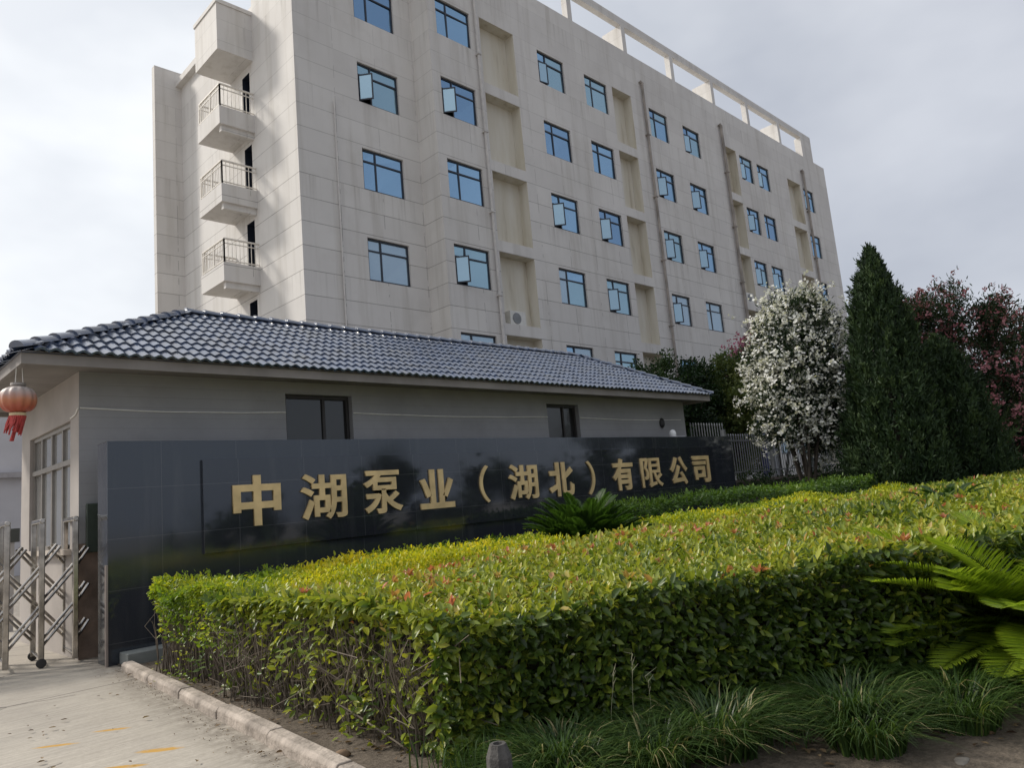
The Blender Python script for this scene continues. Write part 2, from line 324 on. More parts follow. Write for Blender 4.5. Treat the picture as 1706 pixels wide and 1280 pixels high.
def gwall_mat():
    m, t, p = nodes('grey_boarded_wall'); g = nd(t, 'ShaderNodeNewGeometry'); pos = g.outputs['Position']
    sp = nd(t, 'ShaderNodeSeparateXYZ'); t.links.new(pos, sp.inputs[0])
    n = noise(t, 1.1, 5, pos); c = ramp(t, n.outputs['Fac'], [(.3, (.265, .267, .272)), (.7, (.335, .335, .34))]).outputs['Color']
    fz = math_(t, 'FRACT', math_(t, 'DIVIDE', sp.outputs['Z'], .145)); ln = math_(t, 'LESS_THAN', fz, .07); c = mixc(t, math_(t, 'MULTIPLY', ln, .28), c, (.2, .195, .19))
    c = mixc(t, math_(t, 'MULTIPLY', ramp(t, noise(t, .7, 7, pos, .7).outputs['Fac'], [(.48, (0, 0, 0)), (.7, (1, 1, 1))]).outputs['Color'], .35), c, (.19, .185, .18))
    t.links.new(c, p.inputs['Base Color']); p.inputs['Roughness'].default_value = .7; bump(t, p, noise(t, 40, 3, pos).outputs['Fac'], .08); return m
GWALL = gwall_mat()

# ---------------------------------------------------------------- ground
def struct(o): o['kind'] = 'structure'; return o
g = MB(); g.quad((-400, -400, 0), (400, -400, 0), (400, 400, 0), (-400, 400, 0)); struct(g.build('pavement', CONC))
bed = [(.10, .06), (.02, -.9), (-.07, -2.0), (-.17, -3.0), (-.25, -4.0), (-.32, -5.0), (-.40, -6.0), (-.7, -7.4), (-.3, -9.0), (3.5, -10.5), (45, -12), (45, 9), (15.5, 9), (14.9, .06)]
g = MB(); g.add([(x, y, .012) for x, y in bed], [tuple(range(len(bed)))]); struct(g.build('planting_bed_soil', SOIL))
# kerb of separate blocks along the left of the bed
kb = MB(); random.seed(4)
kp = [(.02 - .0, -.42), (-.08, -1.55), (-.165, -2.6), (-.27, -3.65), (-.36, -4.7), (-.46, -5.75), (-.60, -6.8), (-.80, -7.8)]
for (a, b) in zip(kp[:-1], kp[1:]):
    a = Vector((a[0], a[1], 0)); b = Vector((b[0], b[1], 0)); d = (b - a).normalized(); n = Vector((-d.y, d.x, 0)); a = a + d * .008; b = b - d * .008
    if n.x < 0: n = -n
    h = .088 + random.uniform(-.006, .008); j = n * random.uniform(-.008, .008)
    o0, o1 = -.0, .115
    p = [a + j, b + j, b + n * o1 + j, a + n * o1 + j]
    q = [a + j + n * .022, b + j + n * .022, b + n * o1 + j, a + n * o1 + j]
    kb.add([(v.x, v.y, -.02) for v in p] + [(v.x, v.y, h - .025) for v in p] + [(v.x, v.y, h) for v in q],
           [(0, 1, 5, 4), (1, 2, 6, 5), (2, 3, 7, 6), (3, 0, 4, 7), (4, 5, 9, 8), (5, 6, 10, 9), (6, 7, 11, 10), (7, 4, 8, 11), (8, 9, 10, 11)])
struct(kb.build('kerb', KERB, bevel=.008))

# ---------------------------------------------------------------- office building
YF, YB, X0, X1, XR = 10.18, 11.27, 9.10, 14.30, 52.0
TOP = 23.9
bld = thing('office_building', 'six storey cream clad office block with blue windows and rooftop frame', 'building', (30, 18, 0))
rows = [21.30 - 3.4 * k for k in range(6)]
WH = 1.59
cols = [(11.65, 13.47), (14.72, 16.52), (20.54, 22.32), (23.81, 25.54), (29.10, 30.79), (32.33, 34.05), (38.65, 40.25), (40.87, 42.49), (47.62, 49.23)]
niches = [(17.07, 19.06), (25.98, 27.56), (36.78, 38.25), (45.22, 47.2)]
def wall_grid(mb, axis, const, a0, a1, z0, z1, holes, flip=False):
    """front sheet with rectangular holes (a0,a1,z0,z1) plus the reveals; axis 'x': plane y=const; axis 'y': plane x=const"""
    A = sorted({a0, a1, *[h[0] for h in holes], *[h[1] for h in holes]}); Z = sorted({z0, z1, *[h[2] for h in holes], *[h[3] for h in holes]})
    P = (lambda a, z, d=0: (a, const + d, z)) if axis == 'x' else (lambda a, z, d=0: (const + d, a, z))
    for i in range(len(A) - 1):
        for j in range(len(Z) - 1):
            ca, cz = (A[i] + A[i + 1]) / 2, (Z[j] + Z[j + 1]) / 2
            if any(h[0] < ca < h[1] and h[2] < cz < h[3] for h in holes): continue
            mb.quad(P(A[i], Z[j]), P(A[i + 1], Z[j]), P(A[i + 1], Z[j + 1]), P(A[i], Z[j + 1]))
    for h in holes:
        b0, b1, c0, c1, d = h[:5]; base = mb.cur
        mb.cur = h[5] if len(h) > 5 else base
        for (p, q) in (((b0, c0), (b1, c0)), ((b1, c0), (b1, c1)), ((b1, c1), (b0, c1)), ((b0, c1), (b0, c0))):
            mb.quad(P(*p), P(*q), P(*q, d), P(*p, d))
        if len(h) > 5: mb.quad(P(b0, c0, d), P(b1, c0, d), P(b1, c1, d), P(b0, c1, d))
        mb.cur = base
w = MB()
holesL = [(cols[0][0], cols[0][1], z - WH, z, .14) for z in rows]
wall_grid(w, 'x', YB, X0, X1, 0, TOP, holesL)
holes = [(c[0], c[1], z - WH, z, .14) for c in cols[1:] for z in rows]
for n_ in niches: holes += [(n_[0], n_[1], z - 2.82, z + .1, .5, 1) for z in rows]
wall_grid(w, 'x', YF, X1, XR, 0, TOP, holes)
w.quad((X1, YB, 0), (X1, YF, 0), (X1, YF, TOP), (X1, YB, TOP))
YS = 14.28                                       # the tall front block ends here on the left flank
w.quad((X0, YS, 0), (X0, YB, 0), (X0, YB, TOP + .0), (X0, YS, TOP))
doors = [(14.62, 15.22, z0, z0 + 2.25, .35, 2) for z0 in (15.95, 13.05, 10.1, 7.1)]
wall_grid(w, 'y', X0, YS, 21.2, 0, 20.75, doors)
w.quad((X0, YS, 20.75), (X0 + 6, YS, 20.75), (X0 + 6, YS, TOP), (X0, YS, TOP))
w.quad((X0, YS, 20.75), (X0, 21.2, 20.75), (X0 + 6, 21.2, 20.75), (X0 + 6, YS, 20.75))
# wing that steps forward on the left flank
w.box(7.97, 16, 21.2, 21.5, 0, 21.45)
# right flank, back, roof
w.quad((XR, YF, 0), (XR, 30, 0), (XR, 30, TOP), (XR, YF, TOP)); w.quad((XR, 30, 0), (16, 30, 0), (16, 30, TOP), (XR, 30, TOP))
w.quad((15.1, YS, 20.75), (15.1, 30, 20.75), (15.1, 30, TOP), (15.1, YS, TOP))
w.add([(X0, YB, TOP - .5), (X1, YB, TOP - .5), (X1, YF, TOP - .5), (XR, YF, TOP - .5), (XR, 30, TOP - .5), (15.1, 30, TOP - .5), (15.1, YS, TOP - .5), (X0, YS, TOP - .5)], [tuple(range(8))])
w.quad((X1, YF + .25, TOP - .5), (XR, YF + .25, TOP - .5), (XR, YF + .25, TOP), (X1, YF + .25, TOP)); w.quad((X1, YF, TOP), (XR, YF, TOP), (XR, YF + .25, TOP), (X1, YF + .25, TOP))
w.build('wall', [FAC, NICHE, FRAME], bld)
# roof frame: beam on thin posts and deep fins
rb = MB(); rb.box(18.5, 50.3, YF + .02, YF + .32, 25.42, 25.86); rb.build('roof_beam', FAC, bld)
for i, x in enumerate([23.25, 27.6, 32.05, 36.4, 40.7, 45.1]):
    q = MB(); deep = i % 2 == 1
    q.box(x - .16, x + .16, YF + .02, YF + (1.25 if deep else .34), TOP - .45, 25.42); q.build('roof_post', FAC, bld)
q = MB(); q.box(48.6, 50.3, YF + .025, YF + .5, TOP - .4, 25.42 - .002); q.build('roof_post', FAC, bld)
q = MB(); q.box(48.1, 49.4, YF + .9, YF + 1.9, TOP - .4, 24.9); q.build('roof_block', NICHE, bld)
# windows
sash_open = {(0, 1): 50, (1, 1): 48, (1, 3): 46, (2, 2): 48, (2, 0): 9, (3, 2): 44, (3, 3): 40, (4, 1): 44, (4, 2): 40, (4, 3): 38, (5, 1): 42, (5, 2): 36, (5, 0): 12,
             (6, 1): 38, (6, 2): 24, (6, 0): 12, (7, 2): 30, (7, 0): 10, (8, 0): 20}
def bars(mb, x0, x1, y, z0, z1, t=.055, d=.07):
    mb.box(x0, x0 + t, y, y + d, z0, z1); mb.box(x1 - t, x1, y, y + d, z0, z1); mb.box(x0 + t, x1 - t, y, y + d, z0, z0 + t); mb.box(x0 + t, x1 - t, y, y + d, z1 - t, z1)
rng = random.Random(3)
for ci, (xa, xb) in enumerate(cols):
    y = (YB if ci == 0 else YF) + .075
    for ri, zt in enumerate(rows[:6]):
        zb = zt - WH; wd = xb - xa; xm = xa + wd * .33; zm = zt - WH * .29; e = .012
        f = MB(); bars(f, xa + e, xb - e, y, zb + e, zt - e)
        f.box(xm - .03, xm + .03, y + .002, y + .066, zb + e + .055, zt - e - .055)
        f.box(xa + e + .055, xm - .03, y + .002, y + .066, zm - .03, zm + .03); f.box(xm + .03, xb - e - .055, y + .002, y + .066, zm - .03, zm + .03)
        fo = f.build('window', FRAME, bld)
        p = MB(); yg = y + .035; ang = sash_open.get((ci, ri), 0)
        def pane(a, b, c, d):
            tw = [rng.uniform(-.012, .012) for _ in range(4)]
            p.quad((a, yg + tw[0], c), (b, yg + tw[1], c), (b, yg + tw[2], d), (a, yg + tw[3], d))
        pane(xa + .06, xm - .025, zm + .025, zt - .06); pane(xm + .025, xb - .06, zm + .025, zt - .06); pane(xm + .025, xb - .06, zb + .06, zm - .025)
        if not ang: pane(xa + .06, xm - .025, zb + .06, zm - .025)
        p.m = [rng.choice((0, 0, 0, 1, 1, 3) if ri < 3 else (0, 1, 1, 2, 2)) for _ in p.f] if rng.random() < .35 else [rng.choice((0, 0, 0, 1, 3) if ri < 3 else (0, 1, 1, 2))] * len(p.f)
        p.build('pane', [GLASS, GLASS2, GLASS3, GLASS4], fo)
        if ang:
            s = MB(); L = xm - xa - .06; h0, h1 = zb + .07, zm - .035; hx, hy = xa + .065, y - .004
            dx, dy = math.cos(rad(ang)), -math.sin(rad(ang)); nx_, ny_ = -dy, dx
            def bx(a, b, c, d, off, th):
                s.obox((hx + dx * (a + b) / 2 + nx_ * off, hy + dy * (a + b) / 2 + ny_ * off, (c + d) / 2), (dx * (b - a) / 2, dy * (b - a) / 2, 0), (nx_ * th, ny_ * th, 0), (0, 0, (d - c) / 2))
            bx(0, .05, h0, h1, 0, .02); bx(L - .05, L, h0, h1, 0, .02); bx(.05, L - .05, h0, h0 + .05, 0, .0195); bx(.05, L - .05, h1 - .05, h1, 0, .0195)
            s.cur = 1; bx(.05, L - .05, h0 + .05, h1 - .05, 0, .006)
            s.build('open_sash', [FRAME, SASHGLASS], fo)
# room behind the open casements
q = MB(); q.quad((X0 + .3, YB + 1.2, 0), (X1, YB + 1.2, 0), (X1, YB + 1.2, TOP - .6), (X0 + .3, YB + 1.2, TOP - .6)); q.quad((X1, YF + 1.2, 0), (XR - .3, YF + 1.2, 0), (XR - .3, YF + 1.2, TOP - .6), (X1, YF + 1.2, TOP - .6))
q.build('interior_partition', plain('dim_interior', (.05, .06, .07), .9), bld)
# drainpipes
for (x, y, zt, r, mt) in ((10.55, YB, 15.9, .028, plain('wall_painted_pipe', (.54, .52, .5), .6)), (16.78, YF, 23.3, .065, PIPE), (28.57, YF, 22.3, .07, PIPE2), (36.55, YF, 22.35, 0.09, PIPE2), (47.72, YF, 22.35, .085, PIPE2)):
    q = MB(); q.tube([(x, y - r - .05, 0), (x, y - r - .05, zt)], r, 8)
    if zt > 20:
        for k in range(6): q.box(x - r - .03, x + r + .03, y - 2 * r - .07, y, 2.5 + 3.4 * k, 2.56 + 3.4 * k)
        q.tube([(x, y - r - .05, zt), (x, y - r - .05, zt + .12), (x - .1, y - r, zt + .25)], r * 1.15, 8)
        q.tube([(x, y - r - .05, zt + .05), (x + .16, y - r - .02, zt + .22)], r * .7, 6)
    q.build('drainpipe', mt, bld)
# balconies on the left flank
XO, BY0, BY1 = 7.78, 14.32, 16.25
for zb in (15.62, 12.68, 9.78, 6.85):
    b = MB(); b.box(XO, X0, BY0, BY1, zb, zb + .12); b.box(XO, XO + .1, BY0, BY1, zb + .12, zb + .68); b.box(XO + .1, X0, BY0, BY0 + .1, zb + .12, zb + .68); b.box(XO + .1, X0, BY1 - .1, BY1, zb + .12, zb + .68)
    b.box(XO + .1, X0, BY0 + .1, BY0 + .28, zb - .22, zb)
    bo = b.build('balcony', FAC, bld)
    r = MB(); zr0, zr1 = zb + .76, zb + 1.55
    loop = [((XO + .05, BY0 + .05), (XO + .05, BY1 - .05)), ((XO + .05, BY0 + .05), (X0, BY0 + .05)), ((XO + .05, BY1 - .05), (X0, BY1 - .05))]
    for (a, c) in loop:
        r.bar((*a, zr1), (*c, zr1), .06, .05); r.bar((*a, zr0), (*c, zr0), .035, .035); r.bar((*a, zr1 - .17), (*c, zr1 - .17), .03, .03)
        L = math.hypot(c[0] - a[0], c[1] - a[1]); n = int(L / .14)
        for k in range(n + 1):
            t = k / n; x = a[0] + (c[0] - a[0]) * t; y = a[1] + (c[1] - a[1]) * t; big = k % 6 == 0
            r.bar((x, y, zb + .66), (x, y, zr1 - .02), .045 if big else .018, .045 if big else .018)
    r.build('railing', RAIL, bo)
b = MB(); b.box(XO - .02, X0, BY0 - .02, BY1 + .02, 18.5, 20.35); b.box(XO - .06, X0, BY0 - .06, BY1 + .06, 20.35, 20.5); b.build('balcony_canopy', FAC, bld)
b = MB(); b.box(X0 - .25, X0 + .4, BY1 + .1, 21.19, 20.72, 21.0); b.build('eaves_beam', FAC, bld)
b = MB(); b.box(X0 - .4, X0 + 3, 17.2, 17.6, 21.1, 21.5); b.build('roof_beam', FAC, bld)

# air conditioners left on the ledges
def aircon(x, y, z, sc, label):
    a = thing('air_conditioner', label, 'air conditioner', (x, y, z), 'air conditioners on the facade ledges')
    q = MB(); q.box(x - .42 * sc, x + .42 * sc, y - .16, y + .16, z, z + .58 * sc); q.build('casing', plain('aircon_white', (.62, .61, .58), .5), a, bevel=.02)
    q = MB(); q.lathe((0, 0, 0), [(.0, 0), (.22 * sc, 0), (.22 * sc, .02), (.19 * sc, .025), (.0, .03)], 20)
    q.v = [(x - .08 * sc + v[0], y - .16 - v[2], z + .29 * sc + v[1]) for v in q.v]; q.build('fan_grille', plain('aircon_grille', (.2, .21, .22), .6), a)
aircon(17.95, YF + .3, 8.28, 1.05, 'white air conditioner on the ledge just above the tiled gatehouse roof')
aircon(37.55, YF + .18, 11.68, 1.0, 'air conditioner on the ledge beside the dark brown drainpipe')

# ---------------------------------------------------------------- gatehouse
GX0, GX1, GY0, GY1, GH = -.05, 14.3, 1.0, 4.2, 3.66
gh = thing('gatehouse', 'low grey gatehouse with a glossy dark tiled hip roof behind the sign wall', 'gatehouse', (7, 2.6, 0))
w = MB()
fwin = [(2.87, 4.09, 1.9, 3.47), (8.95, 10.0, 1.9, 3.47)]
wall_grid(w, 'x', GY0, GX0, GX1, 0, GH, [(a, b, c, d, .2) for a, b, c, d in fwin])
lw = (1.40, 3.66, 1.36, 3.06)
w.cur = 1; wall_grid(w, 'y', GX0, GY0, GY1, 0, GH, [(*lw, .12)]); w.cur = 0
w.quad((GX1, GY0, 0), (GX1, GY1, 0), (GX1, GY1, GH), (GX1, GY0, GH)); w.quad((GX0, GY1, 0), (GX1, GY1, 0), (GX1, GY1, GH), (GX0, GY1, GH))
w.build('wall', [GWALL, plain('cream_render', (.40, .365, .34), .8, 0, .12, 1.5, .3, .1)], gh)
q = MB(); q.box(GX0 + 1.6, GX0 + 1.65, GY0 + .3, GY1 - .1, .05, GH - .05); q.quad((GX0 + .2, GY0 + .9, .05), (GX1 - .2, GY0 + .9, .05), (GX1 - .2, GY0 + .9, GH), (GX0 + .2, GY0 + .9, GH)); q.build('interior_partition', plain('gatehouse_room', (.16, .15, .14), .9), gh)
for (a, b, c, d) in fwin:
    f = MB(); bars(f, a + .01, b - .01, GY0 + .1, c + .01, d - .01, .05, .06); xm = a + (b - a) * .6; f.box(xm - .025, xm + .025, GY0 + .102, GY0 + .158, c + .06, d - .06)
    fo = f.build('window', plain('dark_brown_frame', (.03, .027, .025), .5), gh)
    p = MB(); p.quad((a + .05, GY0 + .13, c + .05), (xm, GY0 + .13, c + .05), (xm, GY0 + .13, d - .05), (a + .05, GY0 + .13, d - .05)); p.quad((xm, GY0 + .145, c + .05), (b - .05, GY0 + .145, c + .05), (b - .05, GY0 + .145, d - .05), (xm, GY0 + .145, d - .05)); p.build('pane', DARKGLASS, fo)
a, b, c, d = lw; f = MB(); xw = GX0 + .05
def ybars(y0, y1, z0, z1, t): f.box(xw, xw + .06, y0, y1, z0, z1)
for yy in (a + .005, a + .58, a + 1.15, a + 1.72, b - .065): f.box(xw, xw + .06, yy, yy + .06, c + .005, d - .005)
zt = 2.52; f.box(xw - .02, xw + .07, a + .005, b - .005, zt - .035, zt + .035); f.box(xw - .005, xw + .065, a + .005, b - .005, c + .004, c + .06); f.box(xw - .005, xw + .065, a + .005, b - .005, d - .06, d - .004)
fo = f.build('window', plain('grey_aluminium', (.24, .22, .2), .45, .4), gh)
p = MB(); p.quad((xw + .03, a, c), (xw + .03, b, c), (xw + .03, b, d), (xw + .03, a, d)); p.build('pane', DOORGLASS, fo)
q = MB(); q.box(GX0 - .08, GX0, a - .06, b + .06, c - .07, c); q.build('window_sill', plain('sill_stone', (.5, .44, .38), .8), gh)
# eave slab + fascia
EX0, EX1, EY0, EY1, EZ = -.86, 14.6, .30, 4.9, 3.72
q = MB(); q.box(EX0 + .06, EX1 - .06, EY0 + .06, EY1 - .06, GH, GH + .07); q.box(EX0 + .03, EX1 - .03, EY0 + .03, EY0 + .09, GH - .07, EZ + .03); q.box(EX0 + .03, EX0 + .09, EY0 + .09, EY1 - .09, GH - .07, EZ + .03)
q.box(EX0 + .03, EX1 - .03, EY1 - .09, EY1 - .03, GH - .07, EZ + .03); q.box(EX1 - .09, EX1 - .03, EY0 + .09, EY1 - .09, GH - .07, EZ + .03); q.build('eaves', EAVE, gh)
# tiled hip roof, real pan-tile relief
RZ, RY, RX0, RX1 = 5.03, 2.6, 1.98, 12.0
def tile_slope(mb, o, ux, up, length, slope_len, nrows, clip, pitch=.150):
    o, ux, up = Vector(o), Vector(ux), Vector(up); nrm = ux.cross(up).normalized(); ncol = int(round(length / pitch)); pw = length / ncol; rh = slope_len / nrows; seg = 6
    for r_ in range(nrows):
        for c_ in range(ncol):
            um = (c_ + .5) * pw; vm = (r_ + .5) * rh
            if not clip(um, vm / slope_len): continue
            vs = []; dl = rng.uniform(-.012, .012); dz = rng.uniform(-.003, .005)
            for k in range(seg + 1):
                t = k / seg; hgt = .034 * (.5 - .5 * math.cos(2 * math.pi * (t + .02))) ** .8
                u_ = (c_ + t) * pw; pbot = o + ux * u_ + up * (r_ * rh - .045 + dl) + nrm * dz; ptop = o + ux * u_ + up * ((r_ + 1) * rh)
                vs += [pbot + nrm * (hgt + .005), pbot + nrm * (hgt + .036), ptop + nrm * (hgt + .008)]
            fs = []
            for k in range(seg): i = k * 3; fs += [(i, i + 3, i + 4, i + 1), (i + 1, i + 4, i + 5, i + 2)]
            mb.add(vs, fs)
t = MB()
L = EX1 - EX0; sl_ = math.hypot(RY - EY0, RZ - EZ); upf = Vector((0, RY - EY0, RZ - EZ)).normalized()
cl = lambda u, v: (RX0 - EX0) * v - .06 < u < L - (EX1 - RX1) * v + .06
tile_slope(t, (EX0, EY0, EZ + .02), (1, 0, 0), upf, L, sl_, 10, cl)
upb = Vector((0, -(EY1 - RY), RZ - EZ)).normalized(); clb = lambda u, v: (EX1 - RX1) * v - .06 < u < L - (RX0 - EX0) * v + .06
tile_slope(t, (EX1, EY1, EZ + .02), (-1, 0, 0), upb, L, sl_, 10, clb)
Wd = EY1 - EY0; sL = math.hypot(RX0 - EX0, RZ - EZ); upl = Vector((RX0 - EX0, 0, RZ - EZ)).normalized(); cll = lambda u, v: Wd / 2 * v - .06 < u < Wd - Wd / 2 * v + .06
tile_slope(t, (EX0, EY1, EZ + .02), (0, -1, 0), upl, Wd, sL, 11, cll)
upr = Vector((-(EX1 - RX1), 0, RZ - EZ)).normalized(); sR = math.hypot(EX1 - RX1, RZ - EZ)
tile_slope(t, (EX1, EY0, EZ + .02), (0, 1, 0), upr, Wd, sR, 12, cll)
# boarding under the tiles
A_, B_, C_, D_ = (EX0, EY0, EZ), (EX1, EY0, EZ), (EX1, EY1, EZ), (EX0, EY1, EZ); E_, F_ = (RX0, RY, RZ), (RX1, RY, RZ)
t.add([A_, B_, C_, D_, E_, F_], [(0, 1, 5, 4), (2, 3, 4, 5), (3, 0, 4), (1, 2, 5), (0, 3, 2, 1)])
ro = t.build('roof', TILE, gh, smooth=False)
cp = MB()
def caps(a, b):
    a, b = Vector(a), Vector(b); d = (b - a); L = d.length; d.normalize(); n = max(2, int(L / .30)); sx = d.cross(Vector((0, 0, 1))).normalized(); uz = sx.cross(d)
    for i in range(n):
        p0 = a + d * (L * i / n - .03); p1 = a + d * (L * (i + 1) / n); vs = []
        for (p, rr_, lift) in ((p0, .098, .030), (p1, .082, .012)):
            for k in range(9):
                th = math.pi * k / 8; vs.append(p + sx * math.cos(th) * rr_ + uz * (math.sin(th) * rr_ * .85 + lift))
        cp.add(vs, [(k, k + 1, k + 10, k + 9) for k in range(8)] + [tuple(range(8, -1, -1))])
up_ = .03
for (p, q_) in ((A_, E_), (D_, E_), (B_, F_), (C_, F_), (E_, F_)): caps((p[0], p[1], p[2] + up_), (q_[0], q_[1], q_[2] + up_))
cp.build('ridge_cap', TILE, ro, smooth=False)
# cable run, wall lamp, brown stone dado, meter cabinet
cb = MB()
def sag(x0, x1, z): cb.tube([(x0 + (x1 - x0) * k / 8, GY0 - .012, z - .03 * math.sin(math.pi * k / 8) + rng.uniform(-.004, .004)) for k in range(9)], .010, 5)
sag(GX0 + .01, 2.86, 3.17); sag(4.1, 8.94, 3.18); sag(10.01, 14.1, 3.18); cb.tube([(GX0 - .01, GY0 + .0, 3.17), (GX0 - .012, GY0 + .12, 3.1), (GX0 - .012, GY0 + .35, 3.08)], .010, 5)
cb.build('cable', plain('white_cable', (.75, .74, .70), .5), gh)
q = MB(); q.lathe((0, 0, 0), [(.0, 0), (.075, 0), (.09, .04), (.06, .09), (0, .1)], 14); q.v = [(13.18 + v[0] * .8, GY0 - v[2], 3.08 + v[1] * 1.5) for v in q.v]; q.build('wall_lamp', plain('lamp_black', (.03, .03, .03), .4), gh)
q = MB(); q.box(GX0 - .006, .62, GY0 - .03, GY0 - .002, .0, 1.42); q.build('stone_dado', plain('brown_stone', (.20, .145, .11), .7, 0, .4, 3, .4, .4), gh)
q = MB(); q.box(.02, .30, GY0 - .09, GY0 - .031, 1.30, 1.92); q.build('meter_cabinet', plain('dark_green_metal', (.045, .06, .045), .45), gh, bevel=.01)

# red lantern under the eave corner
ln = thing('lantern', 'faded red festival lantern with tassels hanging from the gatehouse eave', 'lantern', (-.80, .62, 3.2))
c = (-.80, .62, 3.20); prof = [(.06, -.16)]
for k in range(13):
    a = -math.pi / 2 + math.pi * (k + .7) / 13.4; prof.append(((.06 + .135 * math.cos(a) ** .8), .15 * math.sin(a)))
prof.append((.06, .165))
q = MB(); n = 72; vs = []; fs = []
for (r_, z) in prof:
    for k in range(n):
        th = 2 * math.pi * k / n; rr_ = r_ * (1 + .04 * math.cos(th * 12)); vs.append((c[0] + rr_ * math.cos(th), c[1] + rr_ * math.sin(th), c[2] + z))
for i in range(len(prof) - 1):
    for k in range(n): fs.append((i * n + k, i * n + (k + 1) % n, (i + 1) * n + (k + 1) % n, (i + 1) * n + k))
q.add(vs, fs)
m, t_, p_ = nodes('faded_red_silk'); gg = nd(t_, 'ShaderNodeNewGeometry'); sp = nd(t_, 'ShaderNodeSeparateXYZ'); t_.links.new(gg.outputs['Position'], sp.inputs[0])
mr = nd(t_, 'ShaderNodeMapRange', ins={'From Min': 3.04, 'From Max': 3.37}); t_.links.new(sp.outputs['Z'], mr.inputs['Value'])
rmp = ramp(t_, math_(t_, 'ADD', mr.outputs['Result'], math_(t_, 'MULTIPLY_ADD', noise(t_, 14, 4, gg.outputs['Position']).outputs['Fac'], .3, -.15)), [(.15, (.46, .11, .07)), (.42, (.50, .20, .10)), (.6, (.45, .26, .21)), (.8, (.47, .41, .38))])
t_.links.new(rmp.outputs['Color'], p_.inputs['Base Color']); p_.inputs['Roughness'].default_value = .5
q.build('shade', m, ln, smooth=True)
GOLDC = plain('lantern_gold', (.62, .5, .3), .5)
q = MB(); q.lathe((c[0], c[1], c[2]), [(.085, -.205), (.09, -.165), (.06, -.16)], 20); q.build('collar', GOLDC, ln)
q = MB(); q.lathe((c[0], c[1], c[2]), [(.06, .16), (.085, .17), (.08, .2)], 20); q.build('collar', plain('lantern_grey', (.3, .27, .25), .6), ln)
q = MB()
for k in range(26):
    th = 2 * math.pi * k / 26; x, y = c[0] + .08 * math.cos(th), c[1] + .08 * math.sin(th); l = rng.uniform(.16, .24); q.tube([(x, y, c[2] - .2), (x - .02 + rng.uniform(-.015, .015), y, c[2] - .2 - l * .5), (x - .05 + rng.uniform(-.02, .02), y + rng.uniform(-.02, .02), c[2] - .2 - l)], [.012, .012, .006], 4)
for k in range(6): q.tube([(c[0] + rng.uniform(-.02, .02), c[1], c[2] - .3), (c[0] - .06 + rng.uniform(-.02, .02), c[1], c[2] - .5)], .012, 4)
q.build('tassel', plain('tassel_red', (.42, .055, .05), .7, 0, .25, 20), ln)
q = MB(); q.tube([(c[0] - .03, c[1], c[2] + .2), (c[0] - .02, c[1], GH - .07)], .006, 4); q.tube([(c[0] + .05, c[1], c[2] + .2), (c[0] + .04, c[1], GH - .07)], .006, 4); q.build('cord', plain('cord_white', (.6, .58, .55), .7), ln)

# ---------------------------------------------------------------- sign wall
sg = thing('sign_wall', 'long polished black granite sign wall with gold Chinese lettering', 'sign', (7.3, .2, 0))
SW, SH = 14.75, 2.62
q = MB(); q.box(0, SW, 0, .38, 0, SH); q.build('wall', GRANITE, sg, bevel=.006)
q = MB(); q.box(1.12, 13.74, -.05, 0, 1.15, 2.36); q.build('panel', PANEL, sg, bevel=.004)
q = MB(); q.box(.12, SW, -.30, -.002, .0, .14); q.build('plinth', plain('plinth_concrete', (.20, .21, .20), .9, 0, .2, 5), sg, bevel=.01)
q = MB(); q.box(-.024, -.002, -.02, .03, 0, 1.15); q.build('end_reflection', plain('ground_reflection_tint', (.32, .27, .25), .4, .5), sg)  # pinkish strip painted for the lit ground mirrored in the granite end
chars = [('中', 1.50, 2.18, 1.45, 2.13), ('湖', 2.48, 3.23, 1.45, 2.11), ('泵', 3.53, 4.24, 1.46, 2.12), ('业', 4.59, 5.30, 1.46, 2.10), ('（', 5.89, 6.11, 1.48, 2.13), ('湖', 6.60, 7.35, 1.47, 2.12),
         ('北', 7.66, 8.37, 1.47, 2.13), ('）', 8.80, 9.03, 1.45, 2.13), ('有', 9.62, 10.33, 1.48, 2.15), ('限', 10.63, 11.42, 1.49, 2.14), ('公', 11.75, 12.45, 1.49, 2.14), ('司', 12.72, 13.45, 1.5, 2.14)]
fc = bpy.data.curves.new('glyph', 'FONT'); fo_ = bpy.data.objects.new('glyph', fc); COL.objects.link(fo_)
for ch_, xa, xb, za, zb in chars:
    fc.body = ch_; fc.offset = .006 if ch_ in '（）' else (.012 if ch_ == '限' else .020 if ch_ in '湖泵' else .030); fc.extrude = .014; fc.resolution_u = 6
    bpy.context.view_layer.update(); me = bpy.data.meshes.new_from_object(fo_.evaluated_get(bpy.context.evaluated_depsgraph_get()))
    n = len(me.vertices); cvt = np.empty(n * 3); me.vertices.foreach_get('co', cvt); cvt = cvt.reshape(-1, 3)
    mn, mx_ = cvt.min(0), cvt.max(0); out = np.empty_like(cvt)
    out[:, 0] = xa + (cvt[:, 0] - mn[0]) / (mx_[0] - mn[0]) * (xb - xa); out[:, 2] = za + (cvt[:, 1] - mn[1]) / (mx_[1] - mn[1]) * (zb - za); out[:, 1] = -.052 - .014 - cvt[:, 2]
    out -= np.array(ORG[sg.name]); me.vertices.foreach_set('co', out.ravel()); me.materials.clear(); me.materials.append(GOLD); me.name = 'letter'
    link('letter', me, sg)
bpy.data.objects.remove(fo_); bpy.data.curves.remove(fc)
